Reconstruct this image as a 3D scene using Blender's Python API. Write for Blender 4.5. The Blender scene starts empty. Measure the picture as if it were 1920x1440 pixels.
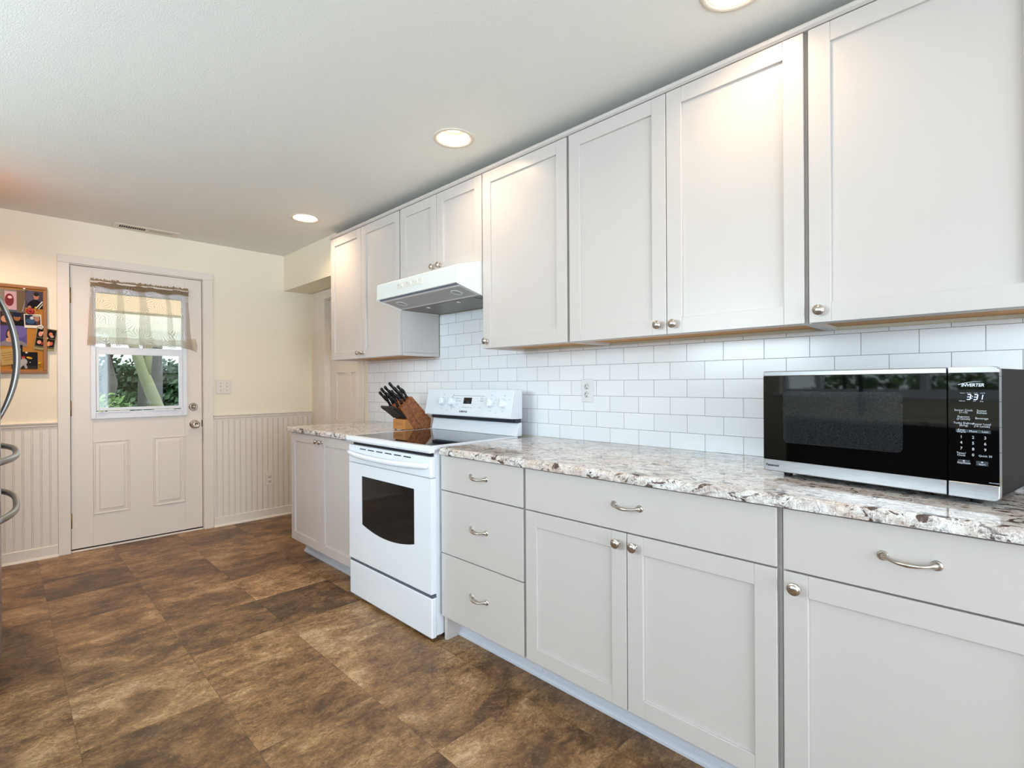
import bpy, bmesh, math, random
from mathutils import Vector, Matrix, noise
random.seed(7)
S = bpy.context.scene
COL = S.collection
PI = math.pi

# ------------------------------------------------------------------ camera
YAW, PITCH, ROLL, FPX, CAMH = .791, -.0007, -.0055, 951.0, 1.1636
cam_data = bpy.data.cameras.new('camera')
cam = bpy.data.objects.new('camera', cam_data)
COL.objects.link(cam)
cam_data.sensor_fit = 'HORIZONTAL'
cam_data.sensor_width = 36.0
cam_data.lens = FPX / 1920 * 36.0
cam_data.clip_start = .02
fw = Vector((math.sin(YAW) * math.cos(PITCH), math.cos(YAW) * math.cos(PITCH), math.sin(PITCH)))
rt = Vector((math.cos(YAW), -math.sin(YAW), 0))
up = rt.cross(fw)
r2 = rt * math.cos(ROLL) + up * math.sin(ROLL)
u2 = -rt * math.sin(ROLL) + up * math.cos(ROLL)
M4 = Matrix((r2, u2, -fw)).transposed().to_4x4()
M4.translation = (0, 0, CAMH)
cam.matrix_world = M4
S.camera = cam

# ------------------------------------------------------------------ world, sun, large lights, exposure
S.view_settings.view_transform = 'Standard'
S.view_settings.look = 'None'
S.view_settings.exposure = 0.14
S.view_settings.gamma = 1.0
S.view_settings.use_curve_mapping = False
world = bpy.data.worlds.new('sky')
S.world = world
world.use_nodes = True
bg = world.node_tree.nodes['Background']
bg.inputs[0].default_value = (.84, .92, 1.0, 1)
bg.inputs[1].default_value = 3.2


def lamp(name, kind, loc, direction, energy, color, **kw):
    d = bpy.data.lights.new(name, kind)
    d.energy = energy
    d.color = color
    for k, v in kw.items():
        setattr(d, k, v)
    o = bpy.data.objects.new(name, d)
    COL.objects.link(o)
    o.location = loc
    o.rotation_euler = Vector(direction).to_track_quat('-Z', 'Y').to_euler()
    return o


lamp('sun', 'SUN', (3, -4, 9), (-.35, .45, -1), 2.0, (1, .95, .86), angle=.02)
# unseen side window and patio opening behind the camera, added to light the room
lamp('added_side_light', 'AREA', (-1.74, -.55, 1.45), (1, .85, -.62), 22, (.50, .71, 1.0),
     shape='RECTANGLE', size=2.3, size_y=1.35)
lamp('added_rear_light', 'AREA', (.1, -2.55, 1.2), (-.1, 1, .22), 44, (.74, .86, 1.0),
     shape='RECTANGLE', size=2.6, size_y=1.9, spread=math.radians(110))
lamp('sink_window_daylight', 'AREA', (-1.77, 2.15, 1.62), (1, .50, .42), 62, (.76, .89, 1.0),
     shape='RECTANGLE', size=1.85, size_y=.64)
WARM = (1.0, .74, .50)
LAMP_W = 3.0


# ------------------------------------------------------------------ materials
def lin(c):
    r = []
    for v in c[:3]:
        v = v / 255.0
        r.append(v / 12.92 if v <= .04045 else ((v + .055) / 1.055) ** 2.4)
    return (*r, 1)


def mat(name, rgb, rough=.5, metal=0.0, bump=0.0, bscale=60.0, emit=None, spec=None, coat=0.0):
    m = bpy.data.materials.new(name)
    m.use_nodes = True
    nt = m.node_tree
    b = nt.nodes['Principled BSDF']
    b.inputs['Base Color'].default_value = lin(rgb)
    b.inputs['Roughness'].default_value = rough
    b.inputs['Metallic'].default_value = metal
    if coat:
        b.inputs['Coat Weight'].default_value = coat
        b.inputs['Coat Roughness'].default_value = .08
    if spec is not None:
        b.inputs['Specular IOR Level'].default_value = spec
    if emit:
        b.inputs['Emission Color'].default_value = lin(emit[0])
        b.inputs['Emission Strength'].default_value = emit[1]
    if bump:
        g = nt.nodes.new('ShaderNodeNewGeometry')
        n = nt.nodes.new('ShaderNodeTexNoise')
        n.inputs['Scale'].default_value = bscale
        n.inputs['Detail'].default_value = 3
        nt.links.new(g.outputs['Position'], n.inputs['Vector'])
        bp = nt.nodes.new('ShaderNodeBump')
        bp.inputs['Strength'].default_value = bump
        bp.inputs['Distance'].default_value = .004
        nt.links.new(n.outputs[0], bp.inputs['Height'])
        nt.links.new(bp.outputs[0], b.inputs['Normal'])
    return m


class NT:
    """small helper for node graphs"""

    def __init__(self, m):
        self.nt = m.node_tree
        self.b = self.nt.nodes['Principled BSDF']

    def new(self, t, **kw):
        n = self.nt.nodes.new(t)
        for k, v in kw.items():
            setattr(n, k, v)
        return n

    def link(self, a, b):
        self.nt.links.new(a, b)

    def pos(self, scale=(1, 1, 1), loc=(0, 0, 0), rot=(0, 0, 0)):
        g = self.new('ShaderNodeNewGeometry')
        mp = self.new('ShaderNodeMapping')
        mp.inputs['Scale'].default_value = scale
        mp.inputs['Location'].default_value = loc
        mp.inputs['Rotation'].default_value = rot
        self.link(g.outputs['Position'], mp.inputs['Vector'])
        return mp.outputs[0]

    def noise(self, vec, scale, detail=4, rough=.55, dist=0.0):
        n = self.new('ShaderNodeTexNoise')
        n.inputs['Scale'].default_value = scale
        n.inputs['Detail'].default_value = detail
        n.inputs['Roughness'].default_value = rough
        n.inputs['Distortion'].default_value = dist
        self.link(vec, n.inputs['Vector'])
        return n.outputs[0]

    def ramp(self, fac, stops, interp='LINEAR'):
        r = self.new('ShaderNodeValToRGB')
        r.color_ramp.interpolation = interp
        el = r.color_ramp.elements
        el[0].position, el[0].color = stops[0][0], lin(stops[0][1])
        el[1].position, el[1].color = stops[-1][0], lin(stops[-1][1])
        for p, c in stops[1:-1]:
            e = el.new(p)
            e.color = lin(c)
        self.link(fac, r.inputs[0])
        return r.outputs[0]

    def mix(self, fac, a, b, mode='MIX'):
        m = self.new('ShaderNodeMix', data_type='RGBA', blend_type=mode)
        for sock, v in ((m.inputs['Factor'], fac), (m.inputs['A'], a), (m.inputs['B'], b)):
            if hasattr(v, 'links'):
                self.link(v, sock)
            else:
                sock.default_value = v
        return m.outputs['Result']

    def math(self, op, a, b=0.0, c=0.0):
        m = self.new('ShaderNodeMath', operation=op)
        for i, v in enumerate((a, b, c)):
            if hasattr(v, 'links'):
                self.link(v, m.inputs[i])
            else:
                m.inputs[i].default_value = v
        return m.outputs[0]

    def bump(self, height, strength=.3, dist=.003):
        b = self.new('ShaderNodeBump')
        b.inputs['Strength'].default_value = strength
        b.inputs['Distance'].default_value = dist
        self.link(height, b.inputs['Height'])
        self.link(b.outputs[0], self.b.inputs['Normal'])


M = {}
M['cab'] = mat('cabinet_paint', (203, 196, 191), .30)
M['cab_gap'] = mat('cabinet_frame_paint', (176, 166, 156), .5)
M['toe'] = mat('toe_kick_paint', (206, 208, 216), .45)
M['wall'] = mat('wall_paint', (242, 234, 212), .6, bump=.12, bscale=180)
M['ceil'] = mat('ceiling_paint', (238, 238, 232), .8, bump=.35, bscale=210)
M['trim'] = mat('trim_paint', (234, 226, 214), .4)
M['door'] = mat('door_paint', (232, 223, 212), .38)
M['white'] = mat('appliance_enamel', (236, 240, 246), .22, coat=.4)
M['white_soft'] = mat('appliance_plastic', (232, 236, 242), .35)
M['hood'] = mat('hood_enamel', (232, 235, 230), .3)
M['hood_under'] = mat('hood_tray_plastic', (222, 220, 218), .4)
M['filter'] = mat('hood_filter_mesh', (128, 124, 116), .45, .4)
M['nickel'] = mat('brushed_nickel', (200, 192, 182), .28, 1.0)
M['brass'] = mat('aged_brass', (150, 112, 52), .35, 1.0)
M['black'] = mat('black_plastic', (14, 14, 15), .35)
M['black_gloss'] = mat('black_glass', (4, 5, 6), .03, spec=.6)
M['oven_glass'] = mat('oven_glass', (34, 33, 32), .06, spec=.25)
M['cook_glass'] = mat('ceramic_cooktop_glass', (10, 11, 13), .035)
M['dark'] = mat('dark_gap', (16, 17, 20), .6)
M['wood_under'] = mat('raw_birch_underside', (206, 144, 54), .5)
M['plate'] = mat('device_plate', (226, 226, 226), .35)
M['plate_warm'] = mat('device_plate_ivory', (232, 226, 214), .35)
M['ink'] = mat('grey_ink', (92, 98, 110), .6)
M['ink_dark'] = mat('dark_ink', (28, 30, 38), .6)
M['ink_white'] = mat('white_ink', (214, 220, 228), .5)
M['key_grey'] = mat('key_field', (46, 54, 62), .4)
M['led'] = mat('blue_led', (190, 205, 255), .4, emit=((175, 195, 255), 2.6))
M['led_dim'] = mat('dim_blue_led', (70, 110, 130), .4, emit=((80, 130, 150), .25))
M['lens'] = mat('lamp_lens', (255, 250, 240), .4, emit=((255, 236, 206), 7.0))
M['baffle'] = mat('lamp_baffle', (150, 142, 130), .7)
M['ring'] = mat('lamp_ring', (226, 216, 200), .45)
M['vent'] = mat('vent_metal', (232, 224, 208), .45)
M['cork'] = mat('cork', (176, 120, 44), .85, bump=.4, bscale=260)
M['oak'] = mat('oak_moulding', (150, 98, 48), .5, bump=.1, bscale=90)
M['yellow'] = mat('yellow_plastic', (232, 196, 40), .3)
M['red'] = mat('red_plastic', (170, 30, 26), .35)
M['rubber'] = mat('gasket_rubber', (60, 58, 56), .6)
M['fridge_side'] = mat('fridge_side_paint', (150, 146, 138), .45)
M['bark'] = mat('tree_bark', (72, 68, 66), .85, bump=.6, bscale=25)
M['bark_pale'] = mat('pale_bark', (112, 112, 84), .8, bump=.4, bscale=25)
M['soil'] = mat('green_ground_cover', (58, 86, 50), .9, bump=.8, bscale=30)  # one even green base colour with bump
M['beam'] = mat('porch_beam_paint', (226, 186, 150), .6)
M['oldwood'] = mat('stained_cabinet_wood', (150, 96, 52), .45)

M['darkwood'] = mat('dark_stained_wood', (70, 48, 34), .45)

# brushed stainless
M['steel'] = mat('stainless_steel', (182, 182, 184), .28, 1.0)
t = NT(M['steel'])
v = t.pos((4, 4, 160))
n = t.noise(v, 6, 3)
t.link(t.math('MULTIPLY_ADD', n, .10, .30), t.b.inputs['Roughness'])
t.link(t.ramp(n, [(.3, (160, 160, 163)), (.7, (174, 174, 177))]), t.b.inputs['Base Color'])
M['steel_bar'] = mat('satin_steel_bar', (172, 172, 170), .40, 1.0)

# subway tile: brick pattern laid on the y/z plane
M['tile'] = mat('subway_tile', (232, 234, 238), .09, spec=.3)
t = NT(M['tile'])
g = t.new('ShaderNodeNewGeometry')
sx = t.new('ShaderNodeSeparateXYZ')
t.link(g.outputs['Position'], sx.inputs[0])
cx = t.new('ShaderNodeCombineXYZ')
t.link(t.math('ADD', sx.outputs[1], -.5205 + .1543 * 20), cx.inputs[0])
t.link(t.math('ADD', sx.outputs[2], -.8745 + .0757 * 10), cx.inputs[1])
br = t.new('ShaderNodeTexBrick')
br.offset = .5
br.inputs['Scale'].default_value = 1.0
br.inputs['Mortar Size'].default_value = .0011
br.inputs['Mortar Smooth'].default_value = .25
br.inputs['Brick Width'].default_value = .1543
br.inputs['Row Height'].default_value = .0757
br.inputs['Color1'].default_value = lin((240, 241, 243))
br.inputs['Color2'].default_value = lin((235, 236, 239))
br.inputs['Mortar'].default_value = lin((150, 148, 148))
t.link(cx.outputs[0], br.inputs['Vector'])
t.link(br.outputs['Color'], t.b.inputs['Base Color'])
nz = t.noise(t.pos(), 26, 2)
hgt = t.math('MULTIPLY_ADD', nz, .35, t.math('MULTIPLY', br.outputs['Fac'], -1.0))
t.bump(hgt, .35, .0022)
t.link(t.math('MULTIPLY_ADD', br.outputs['Fac'], .55, .15), t.b.inputs['Roughness'])

# granite worktop
M['granite'] = mat('granite', (220, 205, 190), .07)


def granite(m, rough, bumpy):
    t = NT(m)
    v = t.pos((1, .55, 1.0))
    warp = t.noise(v, 9, 3)
    a = t.noise(v, 20, 7, .66, 1.1)
    base = t.ramp(a, [(.26, (150, 136, 134)), (.38, (198, 186, 180)), (.48, (226, 218, 212)), (.58, (240, 237, 234)), (.72, (222, 220, 224))])
    tan = t.ramp(t.noise(t.pos((1, .7, 1), (1, 8, 3)), 9, 4, .6, .8), [(.48, (0, 0, 0)), (.64, (190, 190, 190))])
    base = t.mix(tan, base, lin((212, 184, 160)))
    b = t.noise(t.pos((1, .7, 1), (3, 1, 7)), 27, 6, .66, 1.2)
    m1 = t.ramp(b, [(.56, (0, 0, 0)), (.60, (255, 255, 255))])
    c1 = t.mix(m1, base, lin((82, 60, 48)))
    c = t.noise(t.pos((1, .7, 1), (9, 4, 1)), 48, 6, .7, 1.0)
    m2 = t.ramp(c, [(.57, (0, 0, 0)), (.63, (230, 230, 230))])
    c2 = t.mix(m2, c1, lin((112, 100, 106)))
    d = t.noise(t.pos((1, .8, 1), (5, 2, 3)), 30, 5, .65, 1.6)
    m3 = t.ramp(t.math('ABSOLUTE', t.math('ADD', d, -.5)), [(.006, (200, 200, 200)), (.022, (0, 0, 0))])
    c3 = t.mix(m3, c2, lin((92, 74, 66)))
    t.link(c3, t.b.inputs['Base Color'])
    t.b.inputs['Roughness'].default_value = rough
    if bumpy:
        e = t.noise(t.pos((1, 1, .6)), 70, 4, .6, 1.2)
        t.bump(e, 1.0, .006)


granite(M['granite'], .07, False)
M['granite_edge'] = mat('chiselled_granite', (220, 205, 190), .45)
granite(M['granite_edge'], .4, True)

# vinyl floor in a stone pattern of square tiles
M['floor'] = mat('stone_vinyl', (130, 96, 64), .38)
t = NT(M['floor'])
TX, TY = .398, .4025
g = t.new('ShaderNodeNewGeometry')
sx = t.new('ShaderNodeSeparateXYZ')
t.link(g.outputs['Position'], sx.inputs[0])
fx = t.math('DIVIDE', t.math('ADD', sx.outputs[0], -.176 + TX * 20), TX)
fy = t.math('DIVIDE', t.math('ADD', sx.outputs[1], -.900 + TY * 20), TY)
ix, iy = t.math('FLOOR', fx), t.math('FLOOR', fy)
cid = t.new('ShaderNodeCombineXYZ')
t.link(ix, cid.inputs[0])
t.link(iy, cid.inputs[1])
wn = t.new('ShaderNodeTexWhiteNoise', noise_dimensions='2D')
t.link(cid.outputs[0], wn.inputs['Vector'])
sc = t.new('ShaderNodeSeparateColor')
t.link(wn.outputs['Color'], sc.inputs[0])
off = t.new('ShaderNodeVectorMath', operation='SCALE')
t.link(wn.outputs['Color'], off.inputs[0])
off.inputs['Scale'].default_value = 9.0
vadd = t.new('ShaderNodeVectorMath', operation='ADD')
mp = t.new('ShaderNodeMapping')
mp.inputs['Scale'].default_value = (.85, 1.25, 1)
mp.inputs['Rotation'].default_value = (0, 0, .12)
t.link(g.outputs['Position'], mp.inputs['Vector'])
t.link(mp.outputs[0], vadd.inputs[0])
t.link(off.outputs[0], vadd.inputs[1])
v = vadd.outputs[0]
big = t.noise(v, 3.6, 4, .55, .9)
mid = t.noise(v, 12, 11, .78, .6)
fine = t.noise(v, 52, 8, .8, 1.2)
tone = t.math('MULTIPLY_ADD', sc.outputs[0], .20, -.10)
tone = t.math('MULTIPLY_ADD', t.math('ADD', big, -.5), 1.15, tone)
tone = t.math('MULTIPLY_ADD', t.math('ADD', mid, -.5), 1.25, tone)
tone = t.math('MULTIPLY_ADD', t.math('ADD', fine, -.5), .95, tone)
tone = t.math('ADD', tone, .49)
colr = t.ramp(tone, [(.10, (62, 41, 25)), (.30, (102, 72, 43)), (.46, (138, 101, 63)), (.58, (164, 124, 80)), (.72, (190, 153, 108)), (.92, (214, 186, 148))])
red = t.ramp(sc.outputs[1], [(.0, (150, 136, 122)), (.5, (128, 128, 128)), (1.0, (120, 122, 128))])
colr = t.mix(.3, colr, red, 'OVERLAY')
vein = t.math('ABSOLUTE', t.math('ADD', t.noise(v, 24, 7, .72, 1.3), -.5))
colr = t.mix(t.ramp(vein, [(.006, (190, 190, 190)), (.028, (0, 0, 0))]), colr, lin((66, 46, 32)))
grey = t.ramp(t.noise(v, 8, 3, .5, .8), [(.54, (0, 0, 0)), (.74, (110, 110, 110))])
colr = t.mix(grey, colr, lin((126, 110, 96)))
pits = t.ramp(t.noise(v, 34, 7, .72, 1.6), [(.54, (0, 0, 0)), (.60, (150, 150, 150))])
patch = t.ramp(t.noise(v, 5.5, 4, .6, .8), [(.42, (0, 0, 0)), (.60, (255, 255, 255))])
colr = t.mix(t.mix(1.0, pits, patch, 'MULTIPLY'), colr, lin((74, 51, 33)))
specks = t.ramp(t.noise(t.pos((1, 1.3, 1), (7, 3, 0)), 44, 6, .7, 1.4), [(.58, (0, 0, 0)), (.64, (120, 120, 120))])
colr = t.mix(specks, colr, lin((206, 176, 138)))
ex = t.math('ABSOLUTE', t.math('ADD', t.math('FRACT', fx), -.5))
ey = t.math('ABSOLUTE', t.math('ADD', t.math('FRACT', fy), -.5))
edge = t.math('MAXIMUM', ex, ey)
joint = t.ramp(edge, [(.4955, (0, 0, 0)), (.4985, (200, 200, 200))])
colr = t.mix(joint, colr, lin((66, 46, 32)))
t.link(colr, t.b.inputs['Base Color'])
t.link(t.math('MULTIPLY_ADD', mid, .25, .30), t.b.inputs['Roughness'])
t.bump(t.math('ADD', mid, fine), .22, .002)

# knife block wood
M['block'] = mat('oak_block', (150, 92, 48), .42)
t = NT(M['block'])
n = t.noise(t.pos((10, 3, 10), rot=(0, .66, 0)), 7, 5, .6)
t.link(t.ramp(n, [(.3, (112, 62, 32)), (.5, (146, 86, 46)), (.7, (170, 106, 58))]), t.b.inputs['Base Color'])
M['block_dark'] = mat('block_seam', (84, 46, 26), .5)

# microwave window: glass over a perforated screen
M['mw_mesh'] = mat('microwave_screen', (40, 42, 44), .06, spec=.6)
t = NT(M['mw_mesh'])
vo = t.new('ShaderNodeTexVoronoi')
vo.inputs['Scale'].default_value = 420
tc = t.new('ShaderNodeTexCoord')
t.link(tc.outputs['Object'], vo.inputs['Vector'])
t.link(t.ramp(vo.outputs['Distance'], [(.2, (14, 15, 16)), (.55, (40, 42, 45))]), t.b.inputs['Base Color'])

# window glass
M['glass'] = bpy.data.materials.new('window_glass')
M['glass'].use_nodes = True
nt = M['glass'].node_tree
nt.nodes.remove(nt.nodes['Principled BSDF'])
out = nt.nodes['Material Output']
tr = nt.nodes.new('ShaderNodeBsdfTransparent')
tr.inputs[0].default_value = (.92, .97, .95, 1)
gl = nt.nodes.new('ShaderNodeBsdfGlossy')
gl.inputs['Roughness'].default_value = .02
ly = nt.nodes.new('ShaderNodeMixShader')
fr = nt.nodes.new('ShaderNodeFresnel')
fr.inputs[0].default_value = 1.45
nt.links.new(fr.outputs[0], ly.inputs[0])
nt.links.new(tr.outputs[0], ly.inputs[1])
nt.links.new(gl.outputs[0], ly.inputs[2])
nt.links.new(ly.outputs[0], out.inputs[0])


def sheer(name, opacity, line_op, cloth, line):
    m = bpy.data.materials.new(name)
    m.use_nodes = True
    t = NT(m)
    nt = m.node_tree
    out = nt.nodes['Material Output']
    # fan-shaped vein pattern
    vo = t.new('ShaderNodeTexVoronoi', feature='F1')
    vo.inputs['Scale'].default_value = 9
    p = t.pos((1, .15, 1))
    t.link(p, vo.inputs['Vector'])
    sub = t.new('ShaderNodeVectorMath', operation='SUBTRACT')
    t.link(p, sub.inputs[0])
    t.link(vo.outputs['Position'], sub.inputs[1])
    sp = t.new('ShaderNodeSeparateXYZ')
    t.link(sub.outputs[0], sp.inputs[0])
    ang = t.math('ARCTAN2', sp.outputs[2], sp.outputs[0])
    w = t.math('ABSOLUTE', t.math('SINE', t.math('MULTIPLY_ADD', t.noise(p, 30, 2), 3.0, t.math('MULTIPLY', ang, 13.0))))
    veins = t.ramp(w, [(.14, (255, 255, 255)), (.38, (0, 0, 0))])
    col = t.mix(veins, lin(cloth), lin(line))
    di = t.new('ShaderNodeBsdfDiffuse')
    tl = t.new('ShaderNodeBsdfTranslucent')
    t.link(col, di.inputs[0])
    t.link(col, tl.inputs[0])
    mx = t.new('ShaderNodeMixShader')
    mx.inputs[0].default_value = .78
    t.link(di.outputs[0], mx.inputs[1])
    t.link(tl.outputs[0], mx.inputs[2])
    tp = t.new('ShaderNodeBsdfTransparent')
    m2 = t.new('ShaderNodeMixShader')
    t.link(t.math('MULTIPLY_ADD', veins, line_op - opacity, opacity), m2.inputs[0])
    t.link(tp.outputs[0], m2.inputs[1])
    t.link(mx.outputs[0], m2.inputs[2])
    t.link(m2.outputs[0], out.inputs[0])
    return m


M['sheer'] = sheer('sheer_fabric', .32, .85, (252, 250, 246), (140, 112, 84))
M['sheer_hem'] = sheer('sheer_hem_fabric', .46, .92, (244, 234, 218), (128, 100, 72))
M['sheer_fold'] = sheer('sheer_fold_fabric', .36, .8, (236, 222, 202), (150, 124, 96))
M['sheer_head'] = sheer('gathered_header_fabric', .86, .97, (188, 168, 138), (112, 88, 60))


def leafmat(name, c1, c2):
    m = mat(name, c1, .6)
    t = NT(m)
    n = t.noise(t.pos(), 3.2, 3)
    t.link(t.ramp(n, [(.35, c1), (.65, c2)]), t.b.inputs['Base Color'])
    return m


M['leaf_dark'] = leafmat('dark_leaves', (26, 48, 28), (52, 82, 42))
M['leaf_mid'] = leafmat('bright_leaves', (56, 88, 42), (112, 138, 62))


# ------------------------------------------------------------------ mesh building
class MB:
    def __init__(self):
        self.bm = bmesh.new()

    def _merge(self, b, mi=0, smooth=False):
        for f in b.faces:
            f.material_index = mi
            f.smooth = smooth
        me = bpy.data.meshes.new('tmp')
        b.to_mesh(me)
        b.free()
        self.bm.from_mesh(me)
        bpy.data.meshes.remove(me)

    def box(self, x0, x1, y0, y1, z0, z1, bev=0.0, mi=0, seg=1):
        b = bmesh.new()
        bmesh.ops.create_cube(b, size=1)
        bmesh.ops.scale(b, vec=(abs(x1 - x0), abs(y1 - y0), abs(z1 - z0)), verts=b.verts)
        bmesh.ops.translate(b, vec=((x0 + x1) / 2, (y0 + y1) / 2, (z0 + z1) / 2), verts=b.verts)
        if bev:
            bmesh.ops.bevel(b, geom=b.edges[:], offset=bev, segments=seg, affect='EDGES', profile=.5)
        self._merge(b, mi)
        return self

    def prism(self, poly, axis, a0, a1, bev=0.0, mi=0, seg=1, smooth=False):
        """poly: 2-D points in the plane normal to axis (x: (y,z); y: (x,z); z: (x,y))"""
        def P(p, a):
            return {'x': (a, p[0], p[1]), 'y': (p[0], a, p[1]), 'z': (p[0], p[1], a)}[axis]
        b = bmesh.new()
        A = [b.verts.new(P(p, a0)) for p in poly]
        B = [b.verts.new(P(p, a1)) for p in poly]
        n = len(poly)
        b.faces.new(A)
        b.faces.new(B[::-1])
        for i in range(n):
            j = (i + 1) % n
            b.faces.new((A[j], A[i], B[i], B[j]))
        bmesh.ops.recalc_face_normals(b, faces=b.faces)
        if bev:
            bmesh.ops.bevel(b, geom=b.edges[:], offset=bev, segments=seg, affect='EDGES', profile=.5)
        self._merge(b, mi, smooth)
        return self

    def lathe(self, prof, origin, axis=(0, 0, 1), n=20, mi=0, smooth=True):
        """prof: (radius, height) pairs turned about axis at origin"""
        ax = Vector(axis).normalized()
        e1 = ax.orthogonal().normalized()
        e2 = ax.cross(e1)
        o = Vector(origin)
        b = bmesh.new()
        rings = []
        for r, h in prof:
            if r < 1e-6:
                rings.append([b.verts.new(o + ax * h)])
            else:
                rings.append([b.verts.new(o + ax * h + (e1 * math.cos(2 * PI * k / n) + e2 * math.sin(2 * PI * k / n)) * r) for k in range(n)])
        for a, c in zip(rings, rings[1:]):
            for k in range(n):
                q = (k + 1) % n
                if len(a) == 1 and len(c) == 1:
                    continue
                if len(a) == 1:
                    b.faces.new((a[0], c[k], c[q]))
                elif len(c) == 1:
                    b.faces.new((a[k], c[0], a[q]))
                else:
                    b.faces.new((a[k], c[k], c[q], a[q]))
        bmesh.ops.recalc_face_normals(b, faces=b.faces)
        self._merge(b, mi, smooth)
        return self

    def tube(self, pts, rad, n=12, mi=0, flat=None, upv=(0, 0, 1), cap=True):
        """sweep: rad a number or list; flat=(a,b) scales the section across and along upv"""
        P = [Vector(p) for p in pts]
        R = rad if isinstance(rad, (list, tuple)) else [rad] * len(P)
        fa, fb = flat if flat else (1, 1)
        b = bmesh.new()
        rings = []
        for i, p in enumerate(P):
            d = (P[min(i + 1, len(P) - 1)] - P[max(i - 1, 0)]).normalized()
            u = Vector(upv)
            s = d.cross(u)
            if s.length < 1e-4:
                s = d.orthogonal()
            s.normalize()
            w = s.cross(d).normalized()
            rings.append([b.verts.new(p + (s * math.cos(2 * PI * k / n) * fa + w * math.sin(2 * PI * k / n) * fb) * R[i]) for k in range(n)])
        for a, c in zip(rings, rings[1:]):
            for k in range(n):
                q = (k + 1) % n
                b.faces.new((a[k], a[q], c[q], c[k]))
        if cap:
            b.faces.new(rings[0][::-1])
            b.faces.new(rings[-1])
        bmesh.ops.recalc_face_normals(b, faces=b.faces)
        self._merge(b, mi, True)
        return self

    def poly(self, pts, mi=0):
        vs = [self.bm.verts.new(p) for p in pts]
        f = self.bm.faces.new(vs)
        f.material_index = mi
        return self

    def mesh(self, me, mi=0):
        b = bmesh.new()
        b.from_mesh(me)
        self._merge(b, mi)
        return self

    def build(self, name, m, parent=None):
        me = bpy.data.meshes.new(name)
        bm = self.bm
        xs = [v.co for v in bm.verts]
        lo = Vector([min(c[i] for c in xs) for i in range(3)])
        hi = Vector([max(c[i] for c in xs) for i in range(3)])
        c = (lo + hi) / 2
        if parent is None:
            c.z = lo.z
        bmesh.ops.translate(bm, vec=-c, verts=bm.verts)
        bm.to_mesh(me)
        bm.free()
        for x in (m if isinstance(m, (list, tuple)) else [m]):
            me.materials.append(x)
        o = bpy.data.objects.new(name, me)
        COL.objects.link(o)
        W[o.name] = c
        o.location = c - (W[parent.name] if parent else Vector((0, 0, 0)))
        o.parent = parent
        return o


W = {}


def thing(name, label, cat, loc, group=None):
    o = bpy.data.objects.new(name, None)
    COL.objects.link(o)
    o.empty_display_size = .1
    o.location = loc
    W[o.name] = Vector(loc)
    return tag(o, label, cat, group)


def tag(o, label, cat, group=None):
    o['label'] = label
    o['category'] = cat
    if group:
        o['group'] = group
    return o


def struct(o, label=None, cat=None):
    o['kind'] = 'structure'
    if label:
        o['label'] = label
        o['category'] = cat
    return o


def caption(name, parent, m, *a, **k):
    b = MB()
    b.mesh(text_mesh(*a, **k))
    return b.build(name, m, parent)


def text_mesh(s, size, origin, right, upd, align='CENTER', lift=.0004, shear=0.0, bold=0.0, squash=1.0):
    cu = bpy.data.curves.new('lettering', 'FONT')
    cu.body = s
    cu.size = size
    cu.align_x = align
    cu.align_y = 'CENTER'
    cu.shear = shear
    cu.offset = bold
    cu.resolution_u = 2
    o = bpy.data.objects.new('lettering_tmp', cu)
    COL.objects.link(o)
    dg = bpy.context.evaluated_depsgraph_get()
    me = bpy.data.meshes.new_from_object(o.evaluated_get(dg))
    bpy.data.objects.remove(o)
    r, u = Vector(right).normalized(), Vector(upd).normalized()
    nrm = r.cross(u)
    T = Matrix((r * squash, u, nrm)).transposed().to_4x4()
    T.translation = Vector(origin) + nrm * lift
    me.transform(T)
    return me


# ------------------------------------------------------------------ the room
D, XW, ZC = 4.666, 2.055, 2.32
XL, YB = -1.75, -2.6
DX0, DX1, DZ1 = .338, 1.165, 2.018          # entry door opening

b = MB()
b.box(XL - .2, XW + .2, YB - .2, D + .02, -.12, 0)
struct(b.build('floor', M['floor']), 'brown stone-patterned vinyl floor of square tiles', 'floor')

LIGHTS = [(1.510, 1.870), (1.500, 3.492), (1.522, .578), (-.13, 4.0)]  # last fixture is unseen, added to light the far end
HR = .078
bm = bmesh.new()
ed = []


def loop(pts):
    vs = [bm.verts.new(p) for p in pts]
    for i in range(len(vs)):
        ed.append(bm.edges.new((vs[i], vs[(i + 1) % len(vs)])))


loop([(XL - .1, YB - .1, ZC), (XW + .1, YB - .1, ZC), (XW + .1, D + .1, ZC), (XL - .1, D + .1, ZC)])
for lx, ly in LIGHTS:
    loop([(lx + HR * math.cos(2 * PI * k / 40), ly + HR * math.sin(2 * PI * k / 40), ZC) for k in range(40)])
bmesh.ops.triangle_fill(bm, use_beauty=True, use_dissolve=False, edges=ed)
bmesh.ops.recalc_face_normals(bm, faces=bm.faces)
bb = MB()
me = bpy.data.meshes.new('tmpc')
bm.to_mesh(me)
bm.free()
bb.bm.from_mesh(me)
for z0 in (.11,):
    bb.box(XL - .1, XW + .1, YB - .1, D + .1, ZC + z0, ZC + z0 + .05)
struct(bb.build('ceiling', M['ceil']), 'off-white lightly textured ceiling', 'ceiling')

b = MB()
b.box(XL - .15, DX0, D, D + .14, 0, ZC)
b.box(DX1, XW + .15, D, D + .14, 0, ZC)
b.box(DX0, DX1, D, D + .14, DZ1, ZC)
struct(b.build('wall_back', M['wall']), 'cream painted wall with the entry door', 'wall')

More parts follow.
